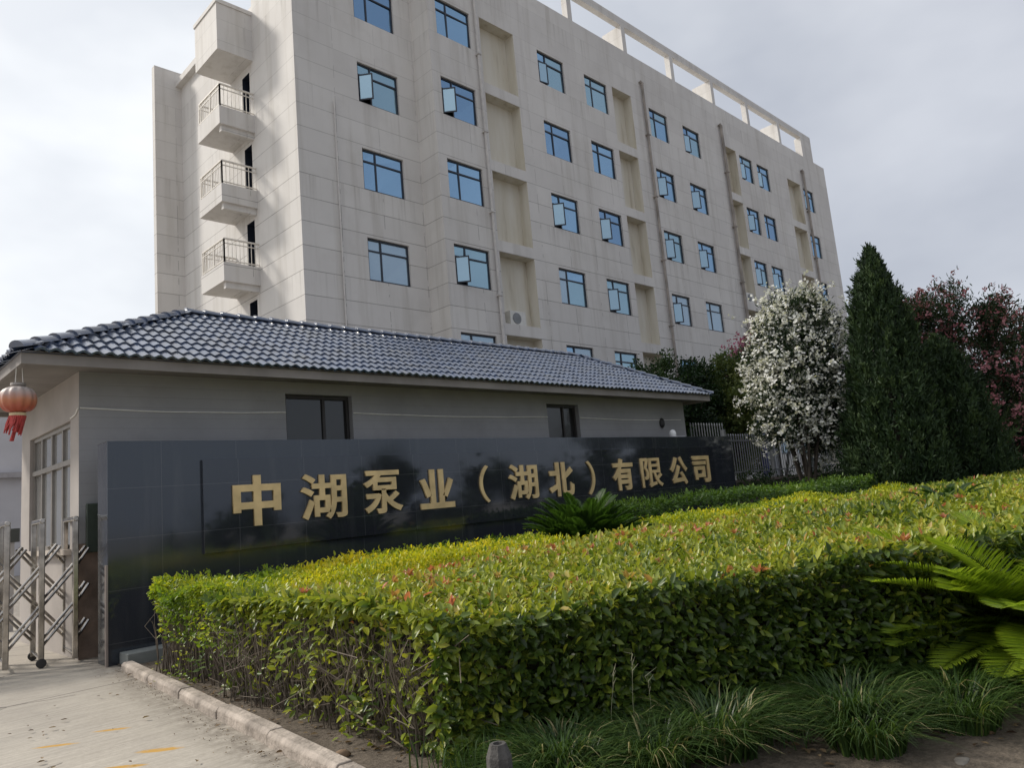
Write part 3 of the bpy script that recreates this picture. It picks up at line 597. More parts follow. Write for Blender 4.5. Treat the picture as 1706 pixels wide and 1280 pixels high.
# small white lamp on the top of the wall
wl = thing('floodlight', 'small white rounded lamp standing on the right end of the sign wall', 'lamp', (12.5, .2, SH))
q = MB(); q.lathe((12.44, .2, SH + .02), [(.08, 0), (.085, .08), (.06, .15), (.02, .17)], 14); q.build('body', plain('lamp_white', (.75, .75, .76), .5), wl, smooth=True)
q = MB(); q.box(12.34, 12.82, .1, .3, SH, SH + .025); q.build('base', plain('lamp_base', (.6, .6, .62), .5), wl)

# ---------------------------------------------------------------- retractable gate
gt = thing('retractable_gate', 'stainless steel folding entrance gate of posts and crossed bars', 'gate', (-.5, 1.2, 0))
GD = Vector((-1, .2, 0)).normalized(); GN = Vector((.1, 1, 0)).normalized(); DEP = .80
G0 = Vector((-.12, .86, 0)); STEP = .355
def wheel(mb, c, r=.055):
    k = len(mb.v); mb.lathe((0, 0, 0), [(.02, -.025), (r, -.022), (r, .022), (.02, .025)], 14)
    for i in range(k, len(mb.v)):
        v = Vector(mb.v[i]); mb.v[i] = tuple(Vector(c) + GN * v.z + GD * v.x + Vector((0, 0, v.y)))
for i in range(12):
    P = G0 + GD * STEP * i; Q = P + GN * DEP; zt = 1.74; q = MB()
    q.bar(P + Vector((0, 0, .05)), P + Vector((0, 0, zt - .02)), .062, .07, GN); q.bar(Q + Vector((0, 0, .05)), Q + Vector((0, 0, zt - .02)), .062, .07, GN)
    q.tube([P - GN * .05 + Vector((0, 0, zt)), Q + GN * .05 + Vector((0, 0, zt))], .034, 8)
    q.tube([P - GN * .02 + Vector((0, 0, .1)), Q + GN * .02 + Vector((0, 0, .1))], .018, 6)
    po = q.build('post', STEEL, gt, bevel=.012)
    if i % 2 == 1:
        for c in (P - GN * .02, Q):
            h = MB(); wheel(h, c + Vector((0, 0, .056))); h.build('wheel', plain('black_rubber', (.03, .028, .026), .7), po)
def dbl(mb, a, b):
    n = Vector((0, 0, 1)); d = (b - a).normalized(); s_ = d.cross(GN).normalized()
    for k in (-.025, .025): mb.tube([a + s_ * k, b + s_ * k], .018, 8)
for i in range(11):
    P = G0 + GD * STEP * i; P2 = G0 + GD * STEP * (i + 1)
    for layer, off in ((0, .03), (1, DEP - .03)):
        o = GN * off
        for z0 in (.27, .74):
            a, b = (P2, P) if layer == 0 else (P, P2); q = MB(); dbl(q, a + o + Vector((0, 0, z0)), b + o + Vector((0, 0, z0 + .43))); q.build('scissor_bar', STEEL, gt)
        a, b = (P2, P) if layer == 0 else (P, P2); q = MB(); dbl(q, a + o + Vector((0, 0, 1.2)), (a + b) / 2 + o + Vector((0, 0, 1.43))); q.build('scissor_bar', STEEL, gt)
P = G0; e = G0 - GD * .13
for z0 in (.30, .74, 1.18): q = MB(); dbl(q, P + GN * .03 + Vector((0, 0, z0)), e + GN * .03 + Vector((0, 0, z0 + .2))); q.build('scissor_bar', STEEL, gt)

# far left: workshop and a box on a post in the yard
ws = thing('workshop', 'pale grey workshop wall across the yard at the far left', 'building', (-2, 36, 0))
q = MB(); q.box(-14, 6.5, 32, 42, 0, 8.3); q.build('wall', plain('pale_render', (.50, .50, .54), .8, 0, .08, .7), ws)
q = MB(); q.box(3.9, 6.0, 31.6, 32, 4.55, 4.8); q.build('ledge', plain('ledge_grey', (.33, .32, .34), .8), ws)
q = MB(); q.box(-14.3, 6.8, 31.8, 42.2, 8.3, 8.5); q.build('roof', plain('roof_grey', (.4, .4, .43), .7), ws)
mbx = thing('meter_box', 'dark grey box on a short pale post behind the folding gate', 'box', (.15, 6, 0))
q = MB(); q.box(.04, .27, 5.9, 6.1, 1.52, 1.76); q.build('box', plain('box_grey', (.06, .065, .06), .5), mbx, bevel=.01); q = MB(); q.box(.09, .2, 5.95, 6.05, 0, 1.52); q.build('post', plain('post_pale', (.4, .38, .37), .7), mbx)

# ---------------------------------------------------------------- fence on a low wall
fn = thing('picket_fence', 'grey steel picket fence on a low wall right of the sign', 'fence', (22, 1.2, 0))
q = MB(); q.box(14.80, 36, 1.1, 1.34, 0, 1.40); q.box(14.80, 36, 1.06, 1.38, 1.40, 1.48); q.build('low_wall', plain('fence_wall', (.20, .16, .14), .85, 0, .25, 3), fn)
FST = plain('fence_steel', (.30, .31, .32), .45, .5)
q = MB()
for k in range(150):
    x = 14.9 + k * .14; zt = 3.15 if x < 16.6 else 2.84; lean = rng.uniform(-.006, .006); q.tube([(x, 1.22, 1.5), (x + lean, 1.22, zt - .12), (x + lean, 1.22, zt - .06), (x + lean, 1.22, zt)], [.014, .014, .022, .002], 5)
q.build('picket', FST, fn)['kind'] = 'stuff'
for z in (1.68, 2.6): q = MB(); q.box(14.85, 36, 1.20, 1.24, z, z + .045); q.build('rail', FST, fn)
for x in np.arange(16.6, 36, 2.8): q = MB(); q.box(x - .04, x + .04, 1.17, 1.27, 1.48, 2.95); q.build('post', FST, fn)
bp = thing('blue_steel_frame', 'dark blue steel post with a crossbeam behind the picket fence', 'steel frame', (20.5, 2, 0))
BLU = plain('blue_paint', (.045, .055, .20), .5)
q = MB(); q.box(20.42, 20.58, 1.95, 2.1, 0, 3.6); q.build('post', BLU, bp); q = MB(); q.box(20.58, 23.0, 1.96, 2.08, 2.98, 3.14); q.build('crossbeam', BLU, bp)
nb = thing('notice_board', 'pale blank board standing behind the picket fence by the blue post', 'board', (21.4, 2.3, 0))
q = MB(); q.box(20.85, 21.9, 2.28, 2.33, 1.5, 2.9); q.build('panel', plain('board_white', (.55, .56, .6), .6, 0, .2, 3), nb); q = MB(); q.box(20.87, 20.93, 2.335, 2.38, 0, 2.9); q.box(21.82, 21.88, 2.335, 2.38, 0, 2.9); q.build('leg', BLU, nb)

# ---------------------------------------------------------------- foliage engine
def unit(a): return a / np.maximum(np.linalg.norm(a, axis=1, keepdims=True), 1e-9)
def leaf_mesh(name, P, A, N, L, Wd, tone, mat, parent=None, fold=.18, droop=.12):
    n = len(P); A = unit(A); Sd = unit(np.cross(N, A)); Nn = unit(np.cross(A, Sd)); L = L[:, None]; Wd = Wd[:, None]
    l1 = P + A * L * .35 + Sd * Wd * .5 + Nn * Wd * fold; l2 = P + A * L * .72 + Sd * Wd * .36 + Nn * Wd * (fold * .7) - Nn * L * droop * .4
    r1 = P + A * L * .35 - Sd * Wd * .5 + Nn * Wd * fold; r2 = P + A * L * .72 - Sd * Wd * .36 + Nn * Wd * (fold * .7) - Nn * L * droop * .4
    tp = P + A * L - Nn * L * droop
    V = np.stack([P, r1, r2, tp, l2, l1], 1).reshape(-1, 3)
    if parent is not None: V = V - np.array(ORG[parent.name])
    k = np.arange(n) * 6
    F = np.stack([np.stack([k, k + 1, k + 2, k + 3], 1), np.stack([k, k + 3, k + 4, k + 5], 1)], 1).reshape(-1)
    me = bpy.data.meshes.new(name); me.vertices.add(6 * n); me.vertices.foreach_set('co', V.astype(np.float32).ravel())
    me.loops.add(8 * n); me.loops.foreach_set('vertex_index', F.astype(np.int32)); me.polygons.add(2 * n); me.polygons.foreach_set('loop_start', np.arange(0, 8 * n, 4, dtype=np.int32))
    at = me.attributes.new('tone', 'FLOAT', 'POINT'); at.data.foreach_set('value', np.repeat(tone, 6).astype(np.float32))
    me.materials.append(mat); me.update(calc_edges=True); me.validate()
    return link(name, me, parent)
def patch(x, y, s, seed):
    r = np.random.RandomState(seed); v = 0
    for k in range(6):
        a = r.uniform(0, 6.28); f = s * r.uniform(.5, 1.8); v = v + np.sin((x * math.cos(a) + y * math.sin(a)) * f + r.uniform(0, 6.28))
    return v / 6 ** .5 * .7
def inpoly(x, y, poly):
    c = np.zeros(len(x), bool); n = len(poly)
    for i in range(n):
        x0, y0 = poly[i]; x1, y1 = poly[(i + 1) % n]
        if y0 == y1: continue
        c ^= ((y0 > y) != (y1 > y)) & (x < (x1 - x0) * (y - y0) / (y1 - y0) + x0)
    return c
CAMP = np.array([-2.79, -9.78])
def hedge_top(poly, hfun, dens, rs, holes=()):
    """random points over the plan; density falls with distance from the bed's near corner"""
    xs = [p[0] for p in poly]; ys = [p[1] for p in poly]; a = (max(xs) - min(xs)) * (max(ys) - min(ys)); n = int(a * dens)
    x = rs.uniform(min(xs), max(xs), n); y = rs.uniform(min(ys), max(ys), n); k = inpoly(x, y, poly)
    d = np.hypot(x - CAMP[0], y - CAMP[1]); k &= rs.rand(n) < np.clip((6.5 / d) ** 1.15, 0, 1)
    for (hx, hy, hr) in holes: k &= np.hypot(x - hx, y - hy) > hr
    return x[k], y[k]
def hedge(name, label, poly, h0, hslope, dens, L, mat, tonef, sides=None, seed=1, holes=(), shoots=0, fuzz=.05, cat='hedge', corem=None, lump=0.0, upr=.55, depth=.16, sidecover=None, asp=.45):
    rs = np.random.RandomState(seed); cx, cy = np.mean([p[0] for p in poly]), np.mean([p[1] for p in poly])
    th = thing(name, label, cat, (cx, cy, 0))
    H = lambda x, y: h0 + hslope * np.clip(x, 0, 20) + .05 * patch(x, y, 1.3, seed) + .032 * patch(x, y, 5, seed + 7) + .015 * patch(x, y, 13, seed + 9) + lump * patch(x, y, 3.3, seed + 21)
    x, y = hedge_top(poly, H, dens, rs, holes); kk = rs.rand(len(x)) < np.clip(1.0 + .55 * patch(x, y, 4.2, seed + 15) + .35 * patch(x, y, 9, seed + 16), .25, 1); x, y = x[kk], y[kk]; n = len(x); d = np.hypot(x - CAMP[0], y - CAMP[1]); sc = np.clip(d / 6.5, 1, 2.2) ** .55
    z = H(x, y) - rs.rand(n) ** 1.6 * depth + rs.normal(0, fuzz * .35, n)
    az = rs.uniform(0, 2 * np.pi, n); tilt = np.clip(rs.normal(upr, .5, n), -.4, 1.5)
    A = np.stack([np.cos(az) * np.cos(tilt), np.sin(az) * np.cos(tilt), np.sin(tilt)], 1); N = np.stack([-np.cos(az) * np.sin(tilt), -np.sin(az) * np.sin(tilt), np.cos(tilt)], 1) + rs.normal(0, .3, (n, 3))
    Ls = L * np.clip(rs.lognormal(0, .28, n), .45, 1.7) * sc; tn = tonef(x, y, z, rs, n, H)
    Ps, As, Ns, LL, TT = [np.stack([x, y, z], 1)], [A], [N], [Ls], [tn]
    for (a, b, dn, zlo, bare) in (sides or []):
        a, b = np.array(a), np.array(b); v = b - a; ln_ = np.hypot(*v); nn = np.array([v[1], -v[0]]) / ln_
        m = int(ln_ * (h0 - zlo) * dn); t = rs.rand(m); q = a + v * t[:, None]; dd = np.hypot(*(q - CAMP).T); k = rs.rand(m) < np.clip((6.0 / dd) ** 1.1, 0, 1); t = t[k]; q = q[k]; m = len(t)
        top = H(q[:, 0], q[:, 1]); zz = top - (top - zlo) * rs.rand(m) ** (1.0 if not bare else 4.2); bulge = .05 * patch(t * ln_ * 2, zz * 3, 2.2, seed + 3) - rs.rand(m) ** 1.7 * .16 - (0.1 * (top - zz) if bare else 0)
        q = q + nn * bulge[:, None]; az = np.arctan2(nn[1], nn[0]) + rs.normal(0, .9, m); tilt = rs.normal(.0, .55, m)
        A = np.stack([np.cos(az) * np.cos(tilt), np.sin(az) * np.cos(tilt), np.sin(tilt)], 1); N = np.stack([nn[0] + rs.normal(0, .5, m), nn[1] + rs.normal(0, .5, m), .7 + rs.normal(0, .4, m)], 1)
        Ps.append(np.c_[q, zz]); As.append(A); Ns.append(N); LL.append(L * 1.22 * rs.uniform(.7, 1.35, m) * np.clip(np.hypot(*(q - CAMP).T) / 6.5, 1, 2.2) ** .55); TT.append(np.clip(tonef(q[:, 0], q[:, 1], zz, rs, m, H) - (.04 if bare else .29), 0, .72))  # side leaves toned darker: older growth, plus the face's shade put into colour
    gs = 5 * (shoots > 0)
    if gs:
        sx, sy = hedge_top(poly, H, gs * 6, rs, holes); sx, sy = sx[::3], sy[::3]; mm = len(sx); k = 9; hh = rs.uniform(.03, .12, mm); lx, ly = rs.normal(0, .02, mm), rs.normal(0, .02, mm); t_ = np.tile(np.linspace(0, 1, k), mm)
        X = np.repeat(sx, k) + t_ * np.repeat(lx, k); Y = np.repeat(sy, k) + t_ * np.repeat(ly, k); az = np.tile(np.arange(k) * 2.4, mm) + rs.normal(0, .4, mm * k); tilt = .35 + .8 * t_ + rs.normal(0, .2, mm * k)
        Ps.append(np.stack([X, Y, H(X, Y) - .03 + t_ * np.repeat(hh, k)], 1)); As.append(np.stack([np.cos(az) * np.cos(tilt), np.sin(az) * np.cos(tilt), np.sin(tilt)], 1)); Ns.append(np.stack([-np.cos(az), -np.sin(az), np.full(mm * k, 1.0)], 1))
        LL.append(L * rs.uniform(.6, 1.1, mm * k)); TT.append(np.clip(np.repeat(rs.normal(.6, .12, mm), k) + .12 * t_, 0, .8))
    if shoots:
        sx, sy = hedge_top(poly, H, shoots * 6, rs, holes); sx, sy = sx[::3], sy[::3]; mm = len(sx); k = 7
        X = np.repeat(sx, k) + rs.normal(0, .012, mm * k); Y = np.repeat(sy, k) + rs.normal(0, .012, mm * k); lift = np.repeat(rs.uniform(.0, .05, mm), k)
        az = rs.uniform(0, 6.28, mm * k); tilt = rs.normal(1.0, .3, mm * k)
        Ps.append(np.stack([X, Y, H(X, Y) + lift], 1)); As.append(np.stack([np.cos(az) * np.cos(tilt), np.sin(az) * np.cos(tilt), np.sin(tilt)], 1)); Ns.append(np.stack([-np.cos(az), -np.sin(az), np.full(mm * k, .5)], 1))
        LL.append(L * rs.uniform(.8, 1.3, mm * k)); TT.append(np.repeat(rs.uniform(.86, 1.0, mm), k))
    P = np.concatenate(Ps); Lc = np.concatenate(LL)
    leaf_mesh('foliage', P, np.concatenate(As), np.concatenate(Ns), Lc, Lc * asp * rs.uniform(.85, 1.15, len(Lc)), np.concatenate(TT), mat, th)
    # dense woody inside
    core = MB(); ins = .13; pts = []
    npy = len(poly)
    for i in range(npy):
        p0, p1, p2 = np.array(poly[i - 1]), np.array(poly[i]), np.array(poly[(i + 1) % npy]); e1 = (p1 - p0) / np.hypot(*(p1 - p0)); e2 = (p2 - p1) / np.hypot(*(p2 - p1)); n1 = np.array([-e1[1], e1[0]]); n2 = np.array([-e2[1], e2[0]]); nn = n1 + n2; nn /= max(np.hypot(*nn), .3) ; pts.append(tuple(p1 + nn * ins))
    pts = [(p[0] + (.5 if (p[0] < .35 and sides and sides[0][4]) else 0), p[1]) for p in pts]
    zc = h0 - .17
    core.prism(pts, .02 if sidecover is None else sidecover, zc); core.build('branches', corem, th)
    return th, H
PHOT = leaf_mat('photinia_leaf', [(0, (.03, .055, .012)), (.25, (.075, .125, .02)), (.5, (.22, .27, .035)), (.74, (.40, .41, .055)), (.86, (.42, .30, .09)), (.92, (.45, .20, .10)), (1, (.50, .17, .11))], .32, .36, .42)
PRIV = leaf_mat('golden_privet_leaf', [(0, (.05, .10, .012)), (.4, (.18, .27, .025)), (.7, (.42, .44, .025)), (1, (.66, .56, .03))], .36, .4, .4)
BOXL = leaf_mat('box_leaf', [(0, (.03, .07, .012)), (.6, (.11, .20, .03)), (1, (.22, .31, .045))], .3, .4, .4)
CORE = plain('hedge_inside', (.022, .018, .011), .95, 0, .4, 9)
HOLES = [(5.15, -2.95, .82), (9.1, -6.4, .75)]
ph_poly = [(.02, -3.0), (-.02, -6.15), (2.9, -8.05), (5.0, -8.35), (9, -8.7), (22.5, -9.4), (22.5, -5.1), (16, -4.75), (12.5, -4.55), (8.9, -4.0), (5.8, -3.65), (3.8, -3.6), (2.17, -3.75), (1.2, -3.75)]
def t_ph(x, y, z, rs, n, H): return np.clip(.47 + .17 * patch(x, y, 1.2, 5) + .08 * patch(x, y, 6, 6) + rs.normal(0, .15, n) + .06 * np.clip(x / 8, 0, 1.2) + (rs.rand(n) < .012) * .4, 0, 1)
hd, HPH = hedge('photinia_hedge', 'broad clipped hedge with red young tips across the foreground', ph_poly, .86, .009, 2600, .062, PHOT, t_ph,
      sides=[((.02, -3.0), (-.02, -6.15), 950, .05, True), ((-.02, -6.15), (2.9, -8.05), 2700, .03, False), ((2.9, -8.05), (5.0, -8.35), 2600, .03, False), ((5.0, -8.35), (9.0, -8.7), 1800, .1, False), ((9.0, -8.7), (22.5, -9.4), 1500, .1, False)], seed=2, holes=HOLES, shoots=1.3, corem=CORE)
pr_poly = [(.25, -.85), (.05, -1.4), (.02, -3.0), (1.2, -3.75), (2.17, -3.75), (3.8, -3.6), (5.8, -3.65), (8.9, -4.0), (12.5, -4.55), (16, -4.75), (16, -3.4), (12.5, -2.9), (9, -2.2), (5.5, -1.5), (3.6, -1.3), (2.0, -1.25)]
def t_pr(x, y, z, rs, n, H): return np.clip(.46 + .16 * patch(x, y, 1.5, 11) + .24 * patch(x, y, 4.5, 12) + rs.normal(0, .12, n) + .25 * np.exp(-((y + 3.3) / .8) ** 2) * (x > 2) + .25 * np.exp(-((x - 1.5) ** 2 + (y + 2.4) ** 2) / .5), 0, 1)
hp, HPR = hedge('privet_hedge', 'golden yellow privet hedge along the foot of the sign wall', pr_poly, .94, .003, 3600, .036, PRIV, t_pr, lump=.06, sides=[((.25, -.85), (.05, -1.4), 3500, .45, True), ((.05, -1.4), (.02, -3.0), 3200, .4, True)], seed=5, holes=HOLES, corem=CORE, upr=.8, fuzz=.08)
bx_poly = [(6.8, -1.0), (6.8, -1.5), (9.0, -2.15), (12.5, -2.75), (19.5, -3.2), (19.5, -1.9), (12.5, -1.6)]
def t_bx(x, y, z, rs, n, H): return np.clip(.55 + .2 * patch(x, y, 2.2, 21) + rs.normal(0, .15, n), 0, 1)
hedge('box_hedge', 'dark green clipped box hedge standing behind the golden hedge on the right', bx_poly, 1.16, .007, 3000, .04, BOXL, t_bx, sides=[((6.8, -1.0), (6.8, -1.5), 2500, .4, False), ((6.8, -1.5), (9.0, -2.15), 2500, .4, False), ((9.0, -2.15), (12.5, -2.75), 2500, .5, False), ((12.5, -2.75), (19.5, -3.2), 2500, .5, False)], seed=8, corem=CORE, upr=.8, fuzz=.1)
# bare stems on the left flank of the front hedge
rs = np.random.RandomState(12); q = MB()
def stems(mb, n, ylo, yhi, xf, rmin, rmax):
    for _ in range(n):
        y = rs.uniform(ylo, yhi); x = xf(y) + abs(rs.normal(0, .14)) + .05; h = rs.uniform(.5, .86); pts = []; lx, ly = rs.normal(-.03, .05), rs.normal(0, .10)
        for k in range(5):
            t = k / 4; pts.append((x + lx * t + rs.normal(0, .014), y + ly * t + rs.normal(0, .018), .01 + h * t))
        r = rs.uniform(rmin, rmax); mb.tube(pts, [r, r * .9, r * .8, r * .6, r * .4], 4, False)
        if rs.rand() < .7:
            p = Vector(pts[rs.randint(1, 3)]); mb.tube([p, p + Vector((rs.normal(-.03, .05), rs.normal(0, .1), .15)), p + Vector((rs.normal(-.05, .07), rs.normal(0, .2), .36))], [r * .6, r * .5, r * .3], 3, False)
stems(q, 270, -6.1, -3.0, lambda y: .0, .0025, .008)
for _ in range(160):
    y = rs.uniform(-6.2, -3.0); x = rs.uniform(-.05, .3); z = rs.uniform(.05, .6); q.tube([(x, y, z), (x + rs.normal(0, .06), y + rs.normal(0, .12), z + rs.uniform(-.1, .2)), (x + rs.normal(0, .1), y + rs.normal(0, .22), z + rs.uniform(-.1, .3))], .003, 3, False)
q.tube([(.02, -5.25, .62), (-.02, -5.2, .42), (-.06, -5.15, .25), (0, -5.32, .17), (.0, -5.5, .13), (.05, -5.75, .03)], .007, 5)
q.build('stem', TWIG, hd)
q = MB(); stems(q, 170, -3.0, -1.05, lambda y: .12, .003, .008); q.build('stem', TWIG, hp)

# leafy sprigs among the bare stems
def sprigs(par, n, ylo, yhi, xf, mat, L, seed):
    rs = np.random.RandomState(seed); k = 14; c = np.stack([xf + rs.uniform(-.10, .42, n), rs.uniform(ylo, yhi, n), rs.uniform(.06, .62, n)], 1); P = np.repeat(c, k, 0) + rs.normal(0, .055, (n * k, 3)); P[:, 2] = np.maximum(P[:, 2], .03)
    az = np.pi + rs.normal(0, 1.2, n * k); tl = rs.normal(.15, .5, n * k); Ls = L * rs.uniform(.6, 1.25, n * k)
    leaf_mesh('foliage', P, np.stack([np.cos(az) * np.cos(tl), np.sin(az) * np.cos(tl), np.sin(tl)], 1), np.stack([rs.normal(-.3, .5, n * k), rs.normal(-.2, .5, n * k), np.ones(n * k)], 1), Ls, Ls * .45, np.clip(np.repeat(rs.normal(.36, .16, n), k) + rs.normal(0, .08, n * k), 0, .78), mat, par)
sprigs(hd, 42, -6.1, -3.0, .02, PHOT, .062, 14); sprigs(hp, 22, -3.0, -1.0, .1, PRIV, .04, 15)
# ---------------------------------------------------------------- cycads
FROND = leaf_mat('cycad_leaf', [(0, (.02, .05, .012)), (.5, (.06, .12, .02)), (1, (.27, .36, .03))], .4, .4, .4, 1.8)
def cycad(label, x, y, zc, nf, L, seed, tone0, lr=(.1, 1.25), group=None, bend=.95, lw=.011):
    rs = np.random.RandomState(seed); t = thing('cycad', label, 'cycad', (x, y, 0), group)
    q = MB(); q.lathe((x, y, 0), [(.14, 0), (.17, zc * .4), (.15, zc), (.05, zc + .06)], 12); q.build('trunk', BARK, t)
    for i in range(nf):
        az = i * 2.39996 + rs.normal(0, .15); el = lr[1] - (lr[1] - lr[0]) * ((i + .5) / nf) ** .9 + rs.normal(0, .06); l = L * rs.uniform(.85, 1.1)
        K = 84; s_ = np.linspace(0, 1, K); e = el - s_ ** 1.6 * bend; hx = np.cumsum(np.cos(e)) * l / K; hz = np.cumsum(np.sin(e)) * l / K; ca, sa = math.cos(az), math.sin(az)
        R = np.stack([x + ca * (hx + .05), y + sa * (hx + .05), zc + hz], 1); T = np.stack([ca * np.cos(e), sa * np.cos(e), np.sin(e)], 1); Up = np.stack([-ca * np.sin(e), -sa * np.sin(e), np.cos(e)], 1); Sd = np.cross(T, Up)
        sel = slice(5, K); P = np.repeat(R[sel], 2, 0); Tt = np.repeat(T[sel], 2, 0); U = np.repeat(Up[sel], 2, 0); sg_ = np.tile([1, -1], K - 5)[:, None]; SS = np.repeat(Sd[sel], 2, 0) * sg_; ss = np.repeat(s_[sel], 2)
        A = SS * 1.0 + Tt * (.8 + .6 * ss)[:, None] + U * .35 + rs.normal(0, .04, (len(P), 3)); ll = (.17 * np.sin(np.pi * np.clip(ss * .93 + .07, 0, 1)) ** .6 + .03) * L
        # rachis as a run of narrow blades too
        P2 = np.concatenate([P, R[:-1:3]]); A2 = np.concatenate([A, T[:-1:3]]); N2 = np.concatenate([U + SS * -.4, Up[:-1:3]]); LL = np.concatenate([ll, np.full(len(R[:-1:3]), l / K * 3.4)]); WW = np.concatenate([np.full(len(ll), lw * L + .003), np.full(len(R[:-1:3]), .012)])
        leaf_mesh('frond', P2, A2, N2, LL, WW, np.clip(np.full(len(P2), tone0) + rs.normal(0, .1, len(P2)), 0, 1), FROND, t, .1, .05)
    return t
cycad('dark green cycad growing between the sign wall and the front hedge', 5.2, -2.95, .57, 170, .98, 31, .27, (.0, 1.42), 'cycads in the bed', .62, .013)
cycad('large sunlit cycad at the lower right corner in front of the hedge', 3.88, -8.44, .22, 140, 1.58, 33, .85, (.10, .62), 'cycads in the bed', .28, .0065)  # sunlight on these fronds is put into their lighter leaf tone
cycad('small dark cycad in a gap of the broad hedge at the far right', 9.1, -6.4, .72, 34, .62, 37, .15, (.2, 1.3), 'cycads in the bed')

# ---------------------------------------------------------------- trees
def crown(name, par, blobs, nleaf, L, asp, mat, seed, tone=(.5, .2), clump=.30, up=.2, nclump=None, bottom=None):
    rs = np.random.RandomState(seed); P = []; Nn = []
    vol = np.array([b[3] * b[4] * b[5] for b in blobs]); vol = vol ** .75; vol = vol / vol.sum()
    nc = nclump or max(20, nleaf // 70); out = []
    for b, f in zip(blobs, vol):
        m = max(3, int(nc * f)); d = unit(rs.normal(0, 1, (m, 3))); r = rs.uniform(.25, 1, m) ** .45; out.append(np.c_[np.array(b[:3]) + d * r[:, None] * np.array(b[3:6]), d])
    C = np.concatenate(out)
    if bottom is not None: C = C[C[:, 2] > bottom]
    k = rs.randint(0, len(C), nleaf); P = C[k, :3] + rs.normal(0, clump * .5, (nleaf, 3)); D = C[k, 3:]
    A = unit(D + rs.normal(0, .75, (nleaf, 3)) + np.array([0, 0, up])); N = unit(rs.normal(0, .6, (nleaf, 3)) + np.array([0, 0, 1.]) + D * .4)
    ct = rs.normal(tone[0], tone[1], len(C)); tn = np.clip(ct[k] + rs.normal(0, .1, nleaf), 0, 1); Ls = L * rs.uniform(.7, 1.3, nleaf)
    leaf_mesh(name, P, A, N, Ls, Ls * asp, tn, mat, par); return C
def blossoms(par, C, n, size, mat, seed, out=1.0, cen=None, frac=.35):
    rs = np.random.RandomState(seed); k = rs.randint(0, len(C), n); base = C[k, :3] + C[k, 3:] * rs.uniform(.05, .34, (n, 1)) * out + rs.normal(0, .2, (n, 3)); D = unit(C[k, 3:] + rs.normal(0, .4, (n, 3)) + np.array([0, 0, .3]))
    m = 8; P = np.repeat(base, m, 0) + rs.normal(0, size * .5, (n * m, 3)); A = unit(rs.normal(0, 1, (n * m, 3)) + np.repeat(D, m, 0) * .3); N = np.repeat(D, m, 0) + rs.normal(0, .35, (n * m, 3))
    Ls = size * rs.uniform(.6, 1.15, n * m); leaf_mesh('blossom', P, A, N, Ls, Ls * .75, np.repeat(rs.rand(n), m) * .6 + rs.rand(n * m) * .4, mat, par, .1, .1)
def trunk_multi(par, x, y, n, h, spread, r, seed):
    rs = np.random.RandomState(seed); q = MB()
    for i in range(n):
        a = 6.28 * i / n + rs.normal(0, .4); dx, dy = math.cos(a) * spread, math.sin(a) * spread
        q.tube([(x + dx * .12, y + dy * .12, 0), (x + dx * .3 + rs.normal(0, .04), y + dy * .3, h * .35), (x + dx * .65, y + dy * .65 + rs.normal(0, .05), h * .7), (x + dx, y + dy, h)], [r, r * .85, r * .6, r * .3], 7)
    q.build('trunk', BARK, par)
OLE = leaf_mat('oleander_leaf', [(0, (.012, .026, .012)), (.5, (.026, .05, .02)), (1, (.06, .09, .035))], .2, .45, .35)
BRD = leaf_mat('broadleaf_dark', [(0, (.014, .032, .012)), (.5, (.028, .055, .018)), (1, (.075, .11, .03))], .25, .5, .3)
CON = leaf_mat('juniper_spray', [(0, (.014, .028, .013)), (.5, (.030, .056, .022)), (1, (.065, .10, .036))], .12, .6, .25)
WHITE = leaf_mat('white_petal', [(0, (.74, .73, .71)), (1, (.90, .90, .88))], .3, .6, .2, .9); PINK = leaf_mat('pink_petal', [(0, (.42, .10, .20)), (1, (.60, .25, .35))], .3, .6, .2, 1.0); RED = leaf_mat('red_petal', [(0, (.32, .10, .13)), (1, (.48, .25, .27))], .3, .6, .2, 1.0)
# white oleander
t = thing('oleander_tree', 'tall oleander covered in white blossom left of the dark conifer', 'tree', (17.0, -.9, 0)); trunk_multi(t, 17.0, -.9, 8, 3.4, .5, .055, 3)
C = crown('crown', t, [(a_ + 1.0, b_ + .7, c_, d_, e_, f_) for a_, b_, c_, d_, e_, f_ in [(16.0, -1.6, 4.4, 1.0, 1.0, 1.5), (16.2, -1.7, 5.7, .75, .75, .75), (15.6, -1.4, 3.2, .75, .75, 1.0), (16.4, -1.9, 3.1, .75, .75, 1.1), (15.6, -1.5, 4.8, .75, .7, .8), (16.6, -1.9, 4.6, .8, .8, 1.1), (16.5, -1.9, 5.5, .75, .75, .8)]], 36000, .14, .2, OLE, 41, (.40, .25), .30, .3, 420); blossoms(t, C, 3000, .092, WHITE, 42)
# pink oleander behind it
t = thing('oleander_tree', 'pink flowering oleander half hidden behind the white one', 'tree', (24.2, 3.4, 0)); trunk_multi(t, 24.2, 3.4, 5, 4.5, .8, .07, 5)
C = crown('crown', t, [(24.2, 3.4, 5.6, 1.2, 1.1, 1.6), (23.5, 3.4, 4.4, 1.0, 1.0, 1.0), (25.4, 3.2, 6.2, 1.2, 1, 1.2)], 13000, .16, .2, OLE, 45, (.45, .25), .34, .3, 200); blossoms(t, C, 1100, .12, PINK, 46)
